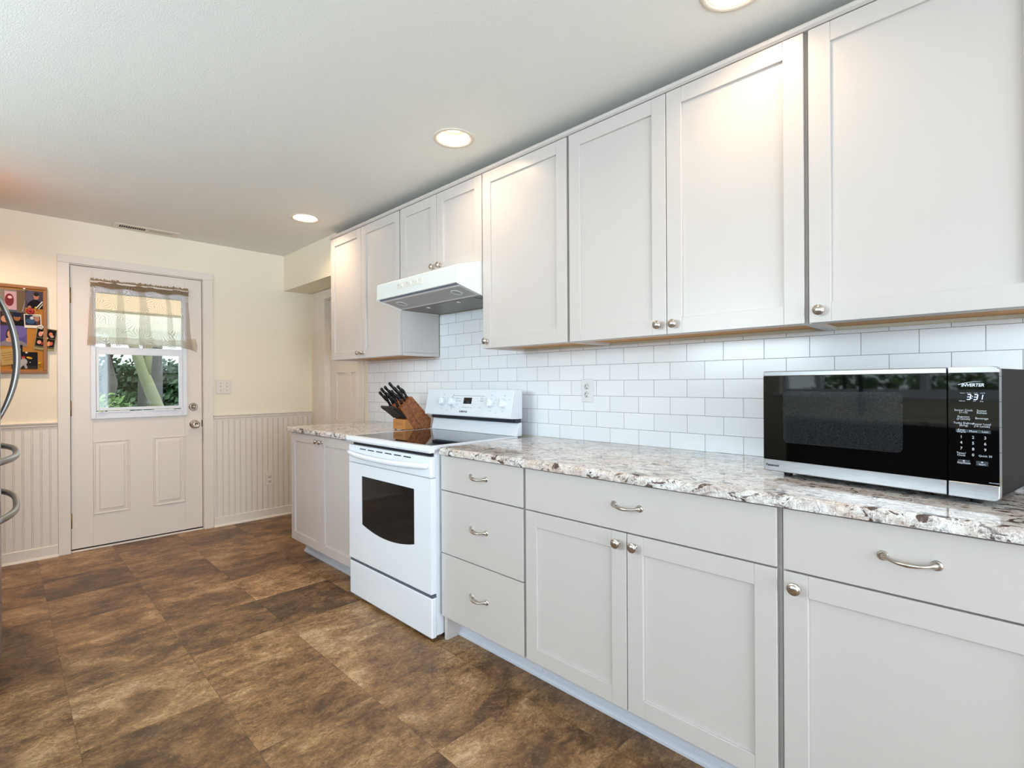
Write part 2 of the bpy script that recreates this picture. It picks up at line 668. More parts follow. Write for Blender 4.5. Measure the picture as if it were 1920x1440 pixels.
PY0, PY1, PZ1 = 3.797, 4.374, 1.93          # pantry door opening in the right wall
b = MB()
b.box(XW, XW + .14, YB, PY0, 0, ZC)
b.box(XW, XW + .14, PY1, D, 0, ZC)
b.box(XW, XW + .14, PY0, PY1, PZ1, ZC)
struct(b.build('wall_right', M['wall']), 'cream wall behind the cabinets', 'wall')

b = MB()
b.box(1.806, XW - .001, 3.66, D - .001, 2.007, ZC - .001)
struct(b.build('trim_1', M['wall']), 'cream boxed soffit in the far corner under the ceiling', 'soffit')

# left wall: sink window, side window added for light; rear wall, patio opening likewise
SW = (1.15, 3.15, 1.045, 2.0)
BW = (-1.75, .65, .75, 2.1)
b = MB()
for y0, y1 in ((YB, BW[0]), (BW[1], SW[0]), (SW[1], D)):
    b.box(XL - .14, XL, y0, y1, 0, ZC)
for q in (SW, BW):
    b.box(XL - .14, XL, q[0], q[1], 0, q[2])
    b.box(XL - .14, XL, q[0], q[1], q[3], ZC)
struct(b.build('wall_left', M['wall']))
b = MB()
b.box(XL, -1.25, YB - .14, YB, 0, ZC)
b.box(1.45, XW, YB - .14, YB, 0, ZC)
b.box(-1.25, 1.45, YB - .14, YB, 2.15, ZC)
struct(b.build('wall_front', M['wall']))

def win(name, q, mull):
    r = bpy.data.objects.new(name, None)
    COL.objects.link(r)
    r.location = (XL - .07, (q[0] + q[1]) / 2, q[2])
    W[name] = Vector(r.location)
    struct(r)
    f = MB()
    x0, x1 = XL - .09, XL - .03
    f.box(x0, x1, q[0] + .002, q[1] - .002, q[2] + .002, q[2] + .05, .003)
    f.box(x0, x1, q[0] + .002, q[1] - .002, q[3] - .05, q[3] - .002, .003)
    for y in (q[0] + .027, q[1] - .027, *mull):
        f.box(x0, x1, y - .025, y + .025, q[2] + .05, q[3] - .05, .003)
    f.build('window_frame', M['white_soft'], r)
    MB().box(XL - .065, XL - .061, q[0] + .05, q[1] - .05, q[2] + .05, q[3] - .05).build('glass', M['glass'], r)
    s = MB()
    s.box(XL - .03, XL + .035, q[0] - .05, q[1] + .05, q[2] - .028, q[2] - .001, .004)
    s.build('window_sill', M['white_soft'], r)


win('window_1', SW, (1.85, 2.75))
win('window_2', BW, (-.55,))  # unseen window added as an opening for the side light

# ------------------------------------------------------------------ wainscot, chair rail, baseboards, casings
def wainscot(name, x0, x1, label):
    b = MB()
    b.box(x0, x1, D - .004, D - .0005, .07, .885)
    x = x1
    p = .0445
    k = 0
    while x - .001 > x0:
        a = max(x - .0355, x0)
        b.box(a + .0003, x - .0003, D - .009, D - .003, .07, .885, .0008)
        if x - .0375 > x0:
            b.box(max(x - .0433, x0) + .0001, x - .0368, D - .0088, D - .003, .07, .885, .0010)
        x -= p
    return struct(b.build(name, M['trim']), label, 'wainscot')


wainscot('trim_2', -.262, .281, 'off-white beadboard wainscot left of the entry door')
wainscot('trim_3', 1.232, 2.052, 'off-white beadboard wainscot right of the entry door')


def rail(name, x0, x1, label):
    b = MB()
    b.prism([(D, .872), (D - .010, .872), (D - .012, .888), (D - .018, .894), (D - .014, .902), (D - .022, .908), (D - .024, .916), (D - .018, .921), (D, .921)],
            'x', x0, x1)
    return struct(b.build(name, M['trim']), label, 'chair rail')


rail('trim_4', -.262, .281, 'moulded chair rail left of the entry door')
rail('trim_5', 1.232, 2.054, 'moulded chair rail right of the entry door')


def baseb(name, x0, x1, label):
    b = MB()
    b.box(x0, x1, D - .016, D - .0005, 0.0005, .079, .003)
    b.prism([(D - .016, .0005), (D - .029, .0005), (D - .028, .008), (D - .023, .014), (D - .016, .016)], 'x', x0, x1)
    return struct(b.build(name, M['trim']), label, 'baseboard')


baseb('baseboard_back_left', -.262, .281, 'off-white baseboard left of the entry door')
baseb('baseboard_back_right', 1.232, 2.05, 'off-white baseboard right of the entry door')

b = MB()
b.box(.281, .346, D - .02, D - .0005, .0005, 2.018, .002)
b.box(1.160, 1.230, D - .02, D - .0005, .0005, 2.018, .002)
b.box(.281, 1.230, D - .022, D - .0005, 2.018, 2.071, .002)
# jamb lining and stop
b.box(.330, .347, D - .001, D + .12, .0005, 2.02)
b.box(1.158, 1.172, D - .001, D + .12, .0005, 2.02)
b.box(.330, 1.172, D - .001, D + .12, 2.013, 2.025)
struct(b.build('trim_6', M['trim']), 'off-white flat casing around the entry door', 'door casing')

# ------------------------------------------------------------------ entry door
YD = D + .006                                   # face of the leaf
r = bpy.data.objects.new('door_1', None)
COL.objects.link(r)
r.location = (.752, YD, 0)
W['door_1'] = Vector(r.location)
struct(r, 'off-white entry door with a curtained half window and two raised panels', 'door')
LX0, LX1, LZ0, LZ1 = .3505, 1.1545, .022, 2.009
GX0, GX1, GZ0, GZ1 = .470, 1.034, .945, 1.86    # opening for the window
b = MB()
b.box(LX0, GX0, YD, YD + .042, LZ0, LZ1, .0015)
b.box(GX1, LX1, YD, YD + .042, LZ0, LZ1, .0015)
b.box(GX0, GX1, YD, YD + .042, LZ0, GZ0)
b.box(GX0, GX1, YD, YD + .042, GZ1, LZ1)


def raised(b, x0, x1, z0, z1, y):
    # moulded ring and raised field
    def ring(i0, i1, y0, y1):
        A = [(x0 + i0, z0 + i0), (x1 - i0, z0 + i0), (x1 - i0, z1 - i0), (x0 + i0, z1 - i0)]
        B = [(x0 + i1, z0 + i1), (x1 - i1, z0 + i1), (x1 - i1, z1 - i1), (x0 + i1, z1 - i1)]
        for k in range(4):
            q = (k + 1) % 4
            b.poly([(A[k][0], y0, A[k][1]), (A[q][0], y0, A[q][1]), (B[q][0], y1, B[q][1]), (B[k][0], y1, B[k][1])])
    ring(0, .004, y - .0002, y - .006)
    ring(.004, .010, y - .006, y - .006)
    ring(.010, .015, y - .006, y - .0010)
    ring(.015, .034, y - .0010, y - .0035)
    i = .034
    ring(i, i + .004, y - .0035, y - .0075)
    i = .038
    b.poly([(x0 + i, y - .0075, z0 + i), (x1 - i, y - .0075, z0 + i), (x1 - i, y - .0075, z1 - i), (x0 + i, y - .0075, z1 - i)])


raised(b, .469, .682, .242, .771, YD)
raised(b, .824, 1.036, .242, .771, YD)
b.build('door_leaf', M['door'], r)

b = MB()
fy0, fy1 = YD - .014, YD + .03
b.box(.456, .487, fy0, fy1, .926, 1.885, .003)
b.box(1.017, 1.049, fy0, fy1, .926, 1.885, .003)
b.box(.487, 1.017, fy0, fy1, .926, .976, .003)
b.box(.487, 1.017, fy0, fy1, 1.835, 1.885, .003)
wf = b.build('window_frame', M['white_soft'], r)
b = MB()                                         # lower sash and meeting rail
sy0, sy1 = YD - .020, YD + .004
b.box(.488, .504, sy0, sy1, .985, 1.43, .0015)
b.box(.993, 1.016, sy0, sy1, .985, 1.43, .0015)
b.box(.504, .993, sy0, sy1, .985, 1.006, .0015)
b.box(.504, .993, sy0, sy1, 1.391, 1.432, .0015)
b.box(.487, 1.017, sy0 + .012, sy1 + .006, 1.422, 1.446, .0015)
b.build('sash', M['white_soft'], r)
b = MB()
b.box(.503, .994, YD - .008, YD - .005, 1.004, 1.393)
b.build('glass', M['glass'], r)
b = MB()
b.box(.488, 1.016, YD + .012, YD + .015, 1.44, 1.838)
b.build('glass', M['glass'], r)
for x0, x1, c0, c1 in ((.497, .535, .55, .68), (.985, .950, .83, .95)):
    b = MB()
    b.prism([(x0, .966), (x1, .980), (x1, .984), (x0, .971)], 'y', YD - .026, YD - .014)
    b.build('sash_latch', M['trim'], r)
    b = MB()
    b.box(c0, c1, YD - .022, YD - .014, .978, .983)
    b.build('sash_lift', M['trim'], r)
for zz in (1.796, 1.007, .222):
    b = MB()
    b.lathe([(0, -.055), (.006, -.053), (.006, .053), (0, .055)], (.3485, YD - .006, zz), n=10)
    b.box(.3475, .3525, YD - .006, YD + .002, zz - .05, zz + .05)
    b.build('hinge', M['brass'], r)
b = MB()
b.lathe([(.033, 0), (.033, .006), (.024, .010), (.013, .014), (.012, .032), (.022, .038), (.029, .050), (.029, .060), (.022, .068), (.012, .070), (.011, .067), (0, .067)],
        (1.098, YD, .853), (0, -1, 0), 24)
b.build('door_knob', M['nickel'], r)
b = MB()
b.lathe([(.032, 0), (.032, .006), (.026, .014), (.020, .017), (.019, .014), (0, .014)], (1.092, YD, .993), (0, -1, 0), 24)
b.box(1.092 - .013, 1.092 + .013, YD - .026, YD - .012, .989, .997, .002)
b.build('deadbolt', M['nickel'], r)
b = MB()
b.box(.349, 1.156, YD - .012, YD + .06, .0008, .012, .002)
b.box(.349, 1.156, YD + .004, YD + .05, .012, .021, mi=1)
b.build('threshold', [M['trim'], M['dark']], r)
b = MB()
b.box(1.1555, 1.1575, YD + .012, YD + .04, .02, 2.0)
b.box(.349, .3505, YD + .012, YD + .04, .02, 2.0)
b.box(1.150, 1.1572, YD - .0005, YD + .012, .83, .885)
b.build('weather_strip', M['dark'], r)

# ------------------------------------------------------------------ valance on the door
va = thing('window_valance', 'sheer off-white gathered valance with brown veins on the entry door window', 'curtain', (.757, YD - .03, 1.44))


def cloth(z0, z1, nz, flare, dy, amp, mi=0, jag=0.0, seed=0, xl=None):
    b = MB()
    nx = 150
    rows = []
    rnd = random.Random(seed)
    jx = [rnd.uniform(-1, 1) for _ in range(nx + 1)]
    for j in range(nz + 1):
        f = j / nz
        z = z0 + (z1 - z0) * f
        hang = max(0, min(1, (1.90 - z) / .46))
        L = .4575 - .020 * hang
        R = 1.056 + .030 * hang ** 2
        row = []
        for i in range(nx + 1):
            s = i / nx
            x = L + (R - L) * s
            y = YD - .030 - dy + amp * (math.sin(s * 41 + 1.3 * math.sin(s * 9)) * (.35 + .65 * hang) + .5 * math.sin(s * 17 + 2 + hang))
            zz = z + (jag * jx[i] if j == nz else 0) + (.006 * math.sin(s * 23) if j == 0 else 0)
            row.append(b.bm.verts.new((x, y, zz)))
        rows.append(row)
    for a, c in zip(rows, rows[1:]):
        for i in range(nx):
            fc = b.bm.faces.new((a[i], a[i + 1], c[i + 1], c[i]))
            fc.smooth = True
    return b


cloth(1.45, 1.885, 16, 0, 0, .010).build('drape', M['sheer'], va)
cloth(1.452, 1.515, 4, 0, .0015, .010).build('hem', M['sheer_hem'], va)
cloth(1.868, 1.905, 6, 0, .004, .008, jag=.0, seed=3).build('header', M['sheer_head'], va)
cloth(1.909, 1.926, 3, 0, .002, .010, jag=.008, seed=5).build('ruffle', M['sheer_head'], va)
b = MB()
b.tube([(.452, YD - .030, 1.905), (1.062, YD - .030, 1.905)], .007, 12)
b.build('curtain_rod', M['trim'], va)
for (xa0, xa1, xb0, xb1) in ((.612, .640, .598, .672), (.742, .775, .738, .836), (.905, .930, .928, .975), (.462, .474, .440, .478), (1.040, 1.054, 1.040, 1.082)):
    b = MB()                                    # pleats where the cloth folds back behind itself
    rows = []
    for j in range(15):
        f = j / 14
        L_, R_ = xa0 + (xb0 - xa0) * f, xa1 + (xb1 - xa1) * f
        rows.append([b.bm.verts.new((L_ + (R_ - L_) * i / 6 + .002 * math.sin(f * 9 + xa0 * 40), YD - .019 - .003 * math.sin(i / 6 * PI), 1.880 - .428 * f)) for i in range(7)])
    for a, c in zip(rows, rows[1:]):
        for i in range(6):
            fc = b.bm.faces.new((a[i], a[i + 1], c[i + 1], c[i]))
            fc.smooth = True
    b.build('pleat', M['sheer_fold'], va)
b = MB()                                        # right lower corner curled outwards
nx = 8
rows = []
for j in range(9):
    f = j / 8
    row = []
    for i in range(nx + 1):
        s = i / nx
        x = 1.070 + .048 * s * (1 - .5 * abs(f - .45))
        row.append(b.bm.verts.new((x, YD - .036 - .02 * math.sin(s * PI), 1.445 + .085 * f - .02 * s * (1 - f))))
    rows.append(row)
for a, c in zip(rows, rows[1:]):
    for i in range(nx):
        fc = b.bm.faces.new((a[i], a[i + 1], c[i + 1], c[i]))
        fc.smooth = True
b.build('curled_corner', M['sheer_hem'], va)

# ------------------------------------------------------------------ devices on the back wall
def switch_parts(root, x, z, y):
    b = MB()
    b.box(x - .058, x + .058, y - .006, y - .0004, z - .058, z + .058, .003)
    b.build('switch_plate', M['plate_warm'], root)
    for dx in (-.023, .023):
        b = MB()
        b.box(x + dx - .005, x + dx + .005, y - .007, y - .005, z - .012, z + .012)
        b.prism([(y - .006, z - .004), (y - .016, z + .008), (y - .013, z + .011), (y - .006, z + .006)], 'x', x + dx - .004, x + dx + .004)
        b.build('toggle', M['plate'], root)
    for dx in (-.023, .023):
        for dz in (-.030, .030):
            b = MB()
            b.lathe([(0, 0), (.003, 0), (.003, .0012), (0, .0014)], (x + dx, y - .006, z + dz), (0, -1, 0), 8)
            b.build('screw', M['ink'], root)


sw = thing('light_switch', 'white double toggle light switch on the cream wall beside the entry door', 'light switch', (1.311, D - .003, 1.15))
switch_parts(sw, 1.311, 1.15, D)


def outlet(root, plate, P):
    """P(a, b, c): a across, b up, c out of the wall"""
    def bx(b, a0, a1, z0, z1, c0, c1, bev=0, mi=0):
        p, q = P(a0, z0, c0), P(a1, z1, c1)
        b.box(min(p[0], q[0]), max(p[0], q[0]), min(p[1], q[1]), max(p[1], q[1]), min(p[2], q[2]), max(p[2], q[2]), bev, mi)
    b = MB()
    bx(b, -.035, .035, -.0575, .0575, .0004, .006, .0025)
    b.build('cover_plate', plate, root)
    nrm = Vector(P(0, 0, 1)) - Vector(P(0, 0, 0))
    for s in (-1, 1):
        b = MB()
        b.lathe([(0, 0), (.0165, 0), (.0165, .002), (0, .0022)], P(0, s * .0195, .0055), nrm, 20)
        o = b.build('receptacle', plate, root)
        b = MB()
        bx(b, -.0075, -.0055, s * .0195 + .001, s * .0195 + .009, .0075, .0084)
        bx(b, .0055, .0075, s * .0195 + .001, s * .0195 + .008, .0075, .0084)
        b.lathe([(0, 0), (.0026, 0), (.0026, .0008), (0, .0008)], P(0, s * .0195 - .007, .0076), nrm, 10)
        b.build('slot', M['ink_dark'], o)


ow = thing('wall_outlet', 'white outlet low on the beadboard right of the entry door', 'outlet', (1.668, D - .009, .342))
outlet(ow, M['plate_warm'], lambda a, z, c: (1.668 + a, D - .009 - c, .342 + z))

# ------------------------------------------------------------------ pantry door in the corner (right wall)
r = bpy.data.objects.new('door_2', None)
COL.objects.link(r)
r.location = (XW + .05, (PY0 + PY1) / 2, 0)
W['door_2'] = Vector(r.location)
struct(r, 'narrow off-white panelled door in the far corner behind the counter', 'door')
b = MB()
xf = XW + .035
b.box(xf + .010, xf + .035, PY0 + .004, PY1 - .004, .01, PZ1 - .006)
ys = [PY0 + .004, PY0 + .095, (PY0 + PY1) / 2 - .050, (PY0 + PY1) / 2 + .050, PY1 - .10, PY1 - .004]
ys = [PY0 + .004, 3.866, 3.977, 4.075, 4.238, PY1 - .004]
for a, c in ((0, 1), (2, 3), (4, 5)):
    b.box(xf, xf + .012, ys[a], ys[c], .01, PZ1 - .006, .001)
for z0, z1 in ((.01, .22), (.76, .86), (1.267, 1.40), (1.80, PZ1 - .006)):
    b.box(xf, xf + .012, ys[1], ys[2], z0, z1, .001)
    b.box(xf, xf + .012, ys[3], ys[4], z0, z1, .001)
b.build('door_leaf', M['door'], r)
b = MB()
for y0, y1 in ((3.69, PY0 + .012), (PY1 - .012, 4.505)):
    b.box(XW - .018, XW - .0005, y0, y1, .0005, PZ1, .002)
    for k in range(3):
        yy = y0 + (y1 - y0) * (.28 + .22 * k)
        b.box(XW - .020, XW - .017, yy - .004, yy + .004, .12, PZ1 - .01, .001)
b.box(XW - .022, XW - .0005, 3.69, 4.505, PZ1 - .004, 2.003, .002)
b.box(XW - .012, XW - .0005, 4.506, 4.60, .0005, 2.003, .002)
b.box(XW - .001, XW + .09, PY1 - .012, PY1 + .002, .0005, PZ1)
b.box(XW - .001, XW + .09, PY0 - .002, PY0 + .012, .0005, PZ1)
b.box(XW - .001, XW + .09, PY0, PY1, PZ1 - .012, PZ1 + .002)
struct(b.build('trim_7', M['trim']), 'fluted off-white casing around the corner door', 'door casing')

# ------------------------------------------------------------------ ceiling fittings
LAB = ['round recessed ceiling light above the range end of the wall cabinets',
       'small round recessed ceiling light nearest the back wall',
       'round recessed ceiling light cut by the top edge of the picture',
       'unseen ceiling light added beyond the refrigerator to brighten the entry door wall']
for i, (lx, ly) in enumerate(LIGHTS):
    t_ = thing('recessed_light', LAB[i], 'ceiling light', (lx, ly, ZC - .004), 'recessed ceiling lights')
    b = MB()
    b.lathe([(.0755, .006), (.0765, .0), (.086, -.004), (.094, -.0035), (.098, -.0004), (.098, .0)], (lx, ly, ZC), n=48)
    b.build('trim_ring', M['ring'], t_)
    b = MB()
    b.lathe([(.0750, 0), (.0735, .006), (.066, .03), (.058, .052), (.056, .058)], (lx, ly, ZC), n=40)
    b.lathe([(.0745, 0.004), (.0745, .064), (.0, .064)], (lx, ly, ZC), n=40)
    b.build('baffle', M['baffle'], t_)
    b = MB()
    b.lathe([(0, .050), (.02, .0495), (.04, .051), (.0575, .056)], (lx, ly, ZC), n=40)
    b.build('lamp_lens', M['lens'], t_)
    lamp('recessed_bulb', 'AREA', (lx, ly, ZC + .046), (0, 0, -1), (LAMP_W, 5.6, LAMP_W, 14.0)[i], WARM, shape='DISK', size=.105)

vt = thing('ceiling_vent', 'narrow slotted metal air vent in the ceiling over the entry door', 'vent', (.775, 4.565, ZC - .006))
vx0, vx1, vy0, vy1 = .577, .972, 4.500, 4.640
b = MB()
b.box(vx0, vx1, vy0, vy0 + .035, ZC - .006, ZC - .0006, .002)
b.box(vx0, vx1, vy1 - .035, vy1, ZC - .006, ZC - .0006, .002)
b.box(vx0, vx0 + .032, vy0 + .035, vy1 - .035, ZC - .006, ZC - .0006, .002)
b.box(vx1 - .032, vx1, vy0 + .035, vy1 - .035, ZC - .006, ZC - .0006, .002)
b.box((vx0 + vx1) / 2 - .006, (vx0 + vx1) / 2 + .006, vy0 + .035, vy1 - .035, ZC - .006, ZC - .0006)
b.build('vent_frame', M['vent'], vt)
b = MB()
b.box(vx0 + .03, vx1 - .03, vy0 + .033, vy1 - .033, ZC - .0012, ZC - .0006)  # dark sheet painted for the unlit opening above the slats
b.build('vent_dark_sheet', M['dark'], vt)
b = MB()
nsl = 26
for k in range(nsl):
    x = vx0 + .036 + k * (vx1 - vx0 - .072) / (nsl - 1)
    lean = -.006 if k < nsl / 2 else .006
    b.prism([(x, ZC - .001), (x + .0014, ZC - .001), (x + .0014 + lean, ZC - .0065), (x + lean, ZC - .0065)], 'y', vy0 + .034, vy1 - .034)
b.build('louvre', M['vent'], vt)

# ------------------------------------------------------------------ cabinet building blocks
def shaker(xf, y0, y1, z0, z1, w=.058, th=.020):
    """shaker door facing -x, front at xf"""
    b = MB()
    e = .0012
    b.box(xf, xf + th, y0, y0 + w, z0, z1, e)
    b.box(xf, xf + th, y1 - w, y1, z0, z1, e)
    b.box(xf + .0003, xf + th, y0 + w, y1 - w, z0, z0 + w, e)
    b.box(xf + .0003, xf + th, y0 + w, y1 - w, z1 - w, z1, e)
    b.box(xf + .0092, xf + th - .003, y0 + w - .004, y1 - w + .004, z0 + w - .004, z1 - w + .004)
    return b


def knob(parent, x, y, z):
    b = MB()
    b.lathe([(.0085, 0), (.0085, .002), (.0058, .005), (.0052, .012), (.0075, .015), (.0135, .0175), (.0158, .0205), (.0158, .0225), (.0142, .0245), (.0122, .0240),
             (.0118, .0250), (.0085, .0275), (0, .0285)], (x, y, z), (-1, 0, 0), 24)
    return b.build('knob', M['nickel'], parent)


def pull(parent, x, y, z):
    b = MB()
    n = 21
    hl = .046
    pts, rad = [], []
    for k in range(n):
        s = -1 + 2 * k / (n - 1)
        out = .026 * (1 - abs(s) ** 3.2) + .001
        drop = -.004 * (1 - s * s)
        pts.append((x - out, y + s * hl, z + drop))
        rad.append(.0036 + .0024 * math.exp(-(s / .28) ** 2) + .0062 * max(0, abs(s) - .80) / .2 + .0012 * math.exp(-((abs(s) - .35) / .05) ** 2))
    b.tube(pts, rad, 12, upv=(1, 0, 0))
    for s in (-1, 1):
        b.lathe([(.0115, 0), (.0115, .002), (.0098, .0045), (.006, .006), (0, .0065)], (x, y + s * (hl + .001), z), (-1, 0, 0), 16)
    return b.build('pull', M['nickel'], parent)


# ------------------------------------------------------------------ wall cabinets
XU = 1.745                       # face of the upper doors
XUF = XU + .021                  # face frame
ZB, ZT = 1.344, 2.2395
XBK = XW - .010                  # cabinet backs


def upper(label, y0, y1, doors, z0=ZB, under=True, knobs=()):
    t_ = thing('wall_cabinet', label, 'cabinet', (XUF, (y0 + y1) / 2, z0), 'painted wall cabinets')
    b = MB()
    if under:
        zl = z0 + .014
        b.box(XUF, XBK, y0, y1, zl + .004, ZT + .016, .0008)
        b.box(XUF, XUF + .020, y0, y1, z0 - .0015, zl + .006, .0006)
        b.box(XUF + .020, XBK, y0, y0 + .016, z0 - .0015, zl + .006)
        b.box(XUF + .020, XBK, y1 - .016, y1, z0 - .0015, zl + .006)
    else:
        b.box(XUF, XBK, y0, y1, z0, ZT + .016, .0008)
    b.build('carcass', M['cab_gap'] if False else M['cab'], t_)
    if under:
        b = MB()
        b.box(XUF + .021, XBK - .001, y0 + .017, y1 - .017, z0 + .010, z0 + .0175)
        b.build('bottom_panel', M['wood_under'], t_)
    for (a, c, kp) in doors:
        d_ = shaker(XU, a, c, z0, ZT).build('door', M['cab'], t_)
        if kp:
            ky = a + .029 if kp == 'r' else c - .029
            knob(d_, XU, ky, z0 + .036)
    return t_


upper('two-door wall cabinet at the far end, between soffit and range hood', 2.697, 3.625,
      [(3.1745, 3.621, 'r'), (2.702, 3.171, 'l')])
upper('short two-door wall cabinet above the range hood', 1.9365, 2.694,
      [(2.3215, 2.690, 'r'), (1.9395, 2.3185, 'l')], z0=1.795, under=False)
upper('single-door wall cabinet between the range hood and the wide two-door cabinet', 1.379, 1.9355, [(1.3865, 1.9325, 'l')])
upper('wide two-door wall cabinet over the counter outlet', .4515, 1.378, [(.9172, 1.3722, 'r'), (.4581, .9142, 'l')])
upper('single-door wall cabinet above the microwave', -.084, .4505, [(-.078, .4441, 'l')])

b = MB()
b.prism([(XUF, ZT + .004), (XU + .002, ZT + .004), (XU - .006, ZT + .010), (XU - .008, ZT + .020), (XU - .002, ZT + .026), (XUF, ZT + .027)], 'y', -.084, 3.625)
tag(b.build('cabinet_moulding', M['cab']), 'thin pale moulding strip along the top of the wall cabinets', 'moulding')

# ------------------------------------------------------------------ base cabinets
XB = 1.405
XBF = XB + .021
B0, BT = .1174, .8412
B1_, B2_, BD = .6876, .4045, .6828


def base(label, y0, y1, fronts, end=None):
    t_ = thing('base_cabinet', label, 'cabinet', (XBF, (y0 + y1) / 2, 0), 'painted base cabinets')
    b = MB()
    b.box(XBF, XBK, y0, y1, .100, .847, .0008)
    if end == 'far':
        b.box(XBF, XBK, y1 - .018, y1, .0006, .101)
    b.build('carcass', M['cab'], t_)
    b = MB()
    ka, kb = (y0, y1 - .018) if end == 'far' else (y0, y1)
    b.box(1.506, 1.522, ka, kb, .0006, .0995)
    b.prism([(1.506, .0006), (1.4935, .0006), (1.4935, .010), (1.496, .016), (1.502, .021), (1.506, .022)], 'y', ka, kb)
    b.build('toe_kick', M['toe'], t_)
    for f in fronts:
        kind, a, c, z0, z1 = f[:5]
        if kind == 'drawer':
            b = MB()
            b.box(XB, XB + .020, a, c, z0, z1, .0012)
            d_ = b.build('drawer_front', M['cab'], t_)
            pull(d_, XB, (a + c) / 2, (z0 + z1) / 2 + .006)
        else:
            d_ = shaker(XB, a, c, z0, z1, .056).build('door', M['cab'], t_)
            knob(d_, XB, a + .029 if f[5] == 'r' else c - .029, z1 - .034)
    return t_


base('narrow two-door base cabinet at the far end, below the knife block', 2.626, 3.527,
     [('door', 3.0785, 3.5196, B0, BT, 'r'), ('door', 2.634, 3.0755, B0, BT, 'l')])
base('base cabinet of three plain drawers beside the range', 1.328, 1.8505,
     [('drawer', 1.3345, 1.8445, B1_, BT), ('drawer', 1.3345, 1.8445, B2_, B1_ - .005), ('drawer', 1.3345, 1.8445, B0, B2_ - .005)], end='far')
base('wide base cabinet with one long drawer over two shaker doors', .4272, 1.327,
     [('drawer', .4349, 1.3211, B1_, BT), ('door', .8810, 1.3211, B0, BD, 'r'), ('door', .4349, .8778, B0, BD, 'l')])
base('base cabinet under the microwave with one drawer over a single door', -.098, .4262,
     [('drawer', -.090, .4194, B1_, BT), ('door', -.090, .4194, B0, BD, 'l')])

# ------------------------------------------------------------------ worktops
ZCT = .879


def worktop(label, y0, y1, ends):
    t_ = thing('countertop', label, 'countertop', (1.38, (y0 + y1) / 2, .849))
    b = MB()
    b.box(1.392, XW - .008, y0 + (.010 if 'r' in ends else 0), y1 - (.010 if 'l' in ends else 0), .8485, ZCT, 0)
    b.build('slab', M['granite'], t_)
    # chiselled front edge: irregular surface wrapped round the slab
    b = MB()
    path = []
    n = max(8, int((y1 - y0) / .006))
    xf = 1.384
    for k in range(n + 1):
        path.append((xf, y1 - (y1 - y0) * k / n))
    if 'l' in ends:
        path = [(xf + .012 + (XW - .02 - xf) * (1 - k / 100), y1) for k in range(100)] + [(xf + .006, y1 - .001)] + path[2:]
    prof = [(.0, .8485), (-.001, .854), (-.0015, .860), (-.001, .866), (.0005, .872), (.004, .8765), (.012, ZCT + .0004)]
    rows = []
    cen = Vector((1.9, (y0 + y1) / 2, 0))
    for i, (px, py) in enumerate(path):
        onend = 'l' in ends and i < 100
        row = []
        for q, (dx, z) in enumerate(prof):
            a = noise.noise(Vector((px * 60, py * 60, z * 75))) * .0022 + noise.noise(Vector((px * 160, py * 160, z * 190))) * .0013
            if q == len(prof) - 1:
                a *= .25
            if onend:
                row.append(b.bm.verts.new((px, py - dx + a - .001, z)))
            else:
                row.append(b.bm.verts.new((px + dx + a, py, z)))
        rows.append(row)
    for a, c in zip(rows, rows[1:]):
        for q in range(len(prof) - 1):
            f = b.bm.faces.new((a[q], c[q], c[q + 1], a[q + 1]))
            f.smooth = True
    bmesh.ops.recalc_face_normals(b.bm, faces=b.bm.faces)
    b.build('chiselled_edge', M['granite_edge'], t_)
    return t_


worktop('short speckled granite worktop under the knife block', 2.6235, 3.552, 'l')
worktop('long speckled granite worktop under the microwave', -.098, 1.828, '')

b = MB()
b.box(XW - .007, XW - .0006, -.30, 3.625, ZCT + .001, 1.3425)
b.box(XW - .007, XW - .0006, 1.9375, 2.693, 1.3425, 1.614)
tag(b.build('tile_backsplash', M['tile']), 'glossy white subway tile backsplash behind the counter and range', 'backsplash')

bo = thing('wall_outlet', 'white outlet on the subway tile backsplash above the counter', 'outlet', (XW - .007, 1.4975, 1.127))
outlet(bo, M['plate'], lambda a, z, c: (XW - .007 - c, 1.4975 - a, 1.127 + z))

# ------------------------------------------------------------------ range
rg = thing('range', 'white freestanding electric range with black glass cooktop between the base cabinets', 'range', (1.385, 2.238, 0))
RY0, RY1, XR = 1.860, 2.617, 1.360
b = MB()
b.box(1.391, 1.960, RY0 + .004, RY1 - .004, .020, .868, .003)
for y in (RY0 + .05, RY1 - .05):
    for x in (1.44, 1.90):
        b.lathe([(.016, .0006), (.016, .021)], (x, y, 0), n=10)
b.build('body', M['white_soft'], rg)
b = MB()
b.box(XR + .002, 1.3905, RY0, RY1, .015, .197, .006, seg=2)
b.box(XR + .006, 1.3905, RY0 + .004, RY1 - .004, .1965, .2095, mi=1)
b.build('storage_drawer', [M['white'], M['ink']], rg)
# oven door with a glazed opening whose lower edge bows down
b = MB()
WY0, WY1, WZT, WZS, WZM = 1.992, 2.479, .6746, .4155, .383
arc = [(WY1 - (WY1 - WY0) * k / 16, WZS - (WZS - WZM) * (1 - (2 * k / 16 - 1) ** 2)) for k in range(17)]
dz0, dz1 = .2150, .737
xa, xb = XR, XR + .0295
b.box(xa, xb, WY1, RY1 - .002, dz0, dz1)
b.box(xa, xb, RY0 + .002, WY0, dz0, dz1)
b.box(xa, xb, WY0, WY1, WZT, dz1)
b.prism([(WY1, dz0)] + arc + [(WY0, dz0)], 'x', xa, xb)
od = b.build('oven_door', M['white'], rg)
b = MB()
b.prism([(WY1, WZT)] + arc + [(WY0, WZT)], 'x', xa + .0025, xa + .010)
b.build('oven_window', M['oven_glass'], od)
b = MB()
b.box(XR - .001, xb, RY0 + .001, RY1 - .001, .7385, .834, .005, seg=2)
b.build('vent_band', M['white_soft'], od)
b = MB()
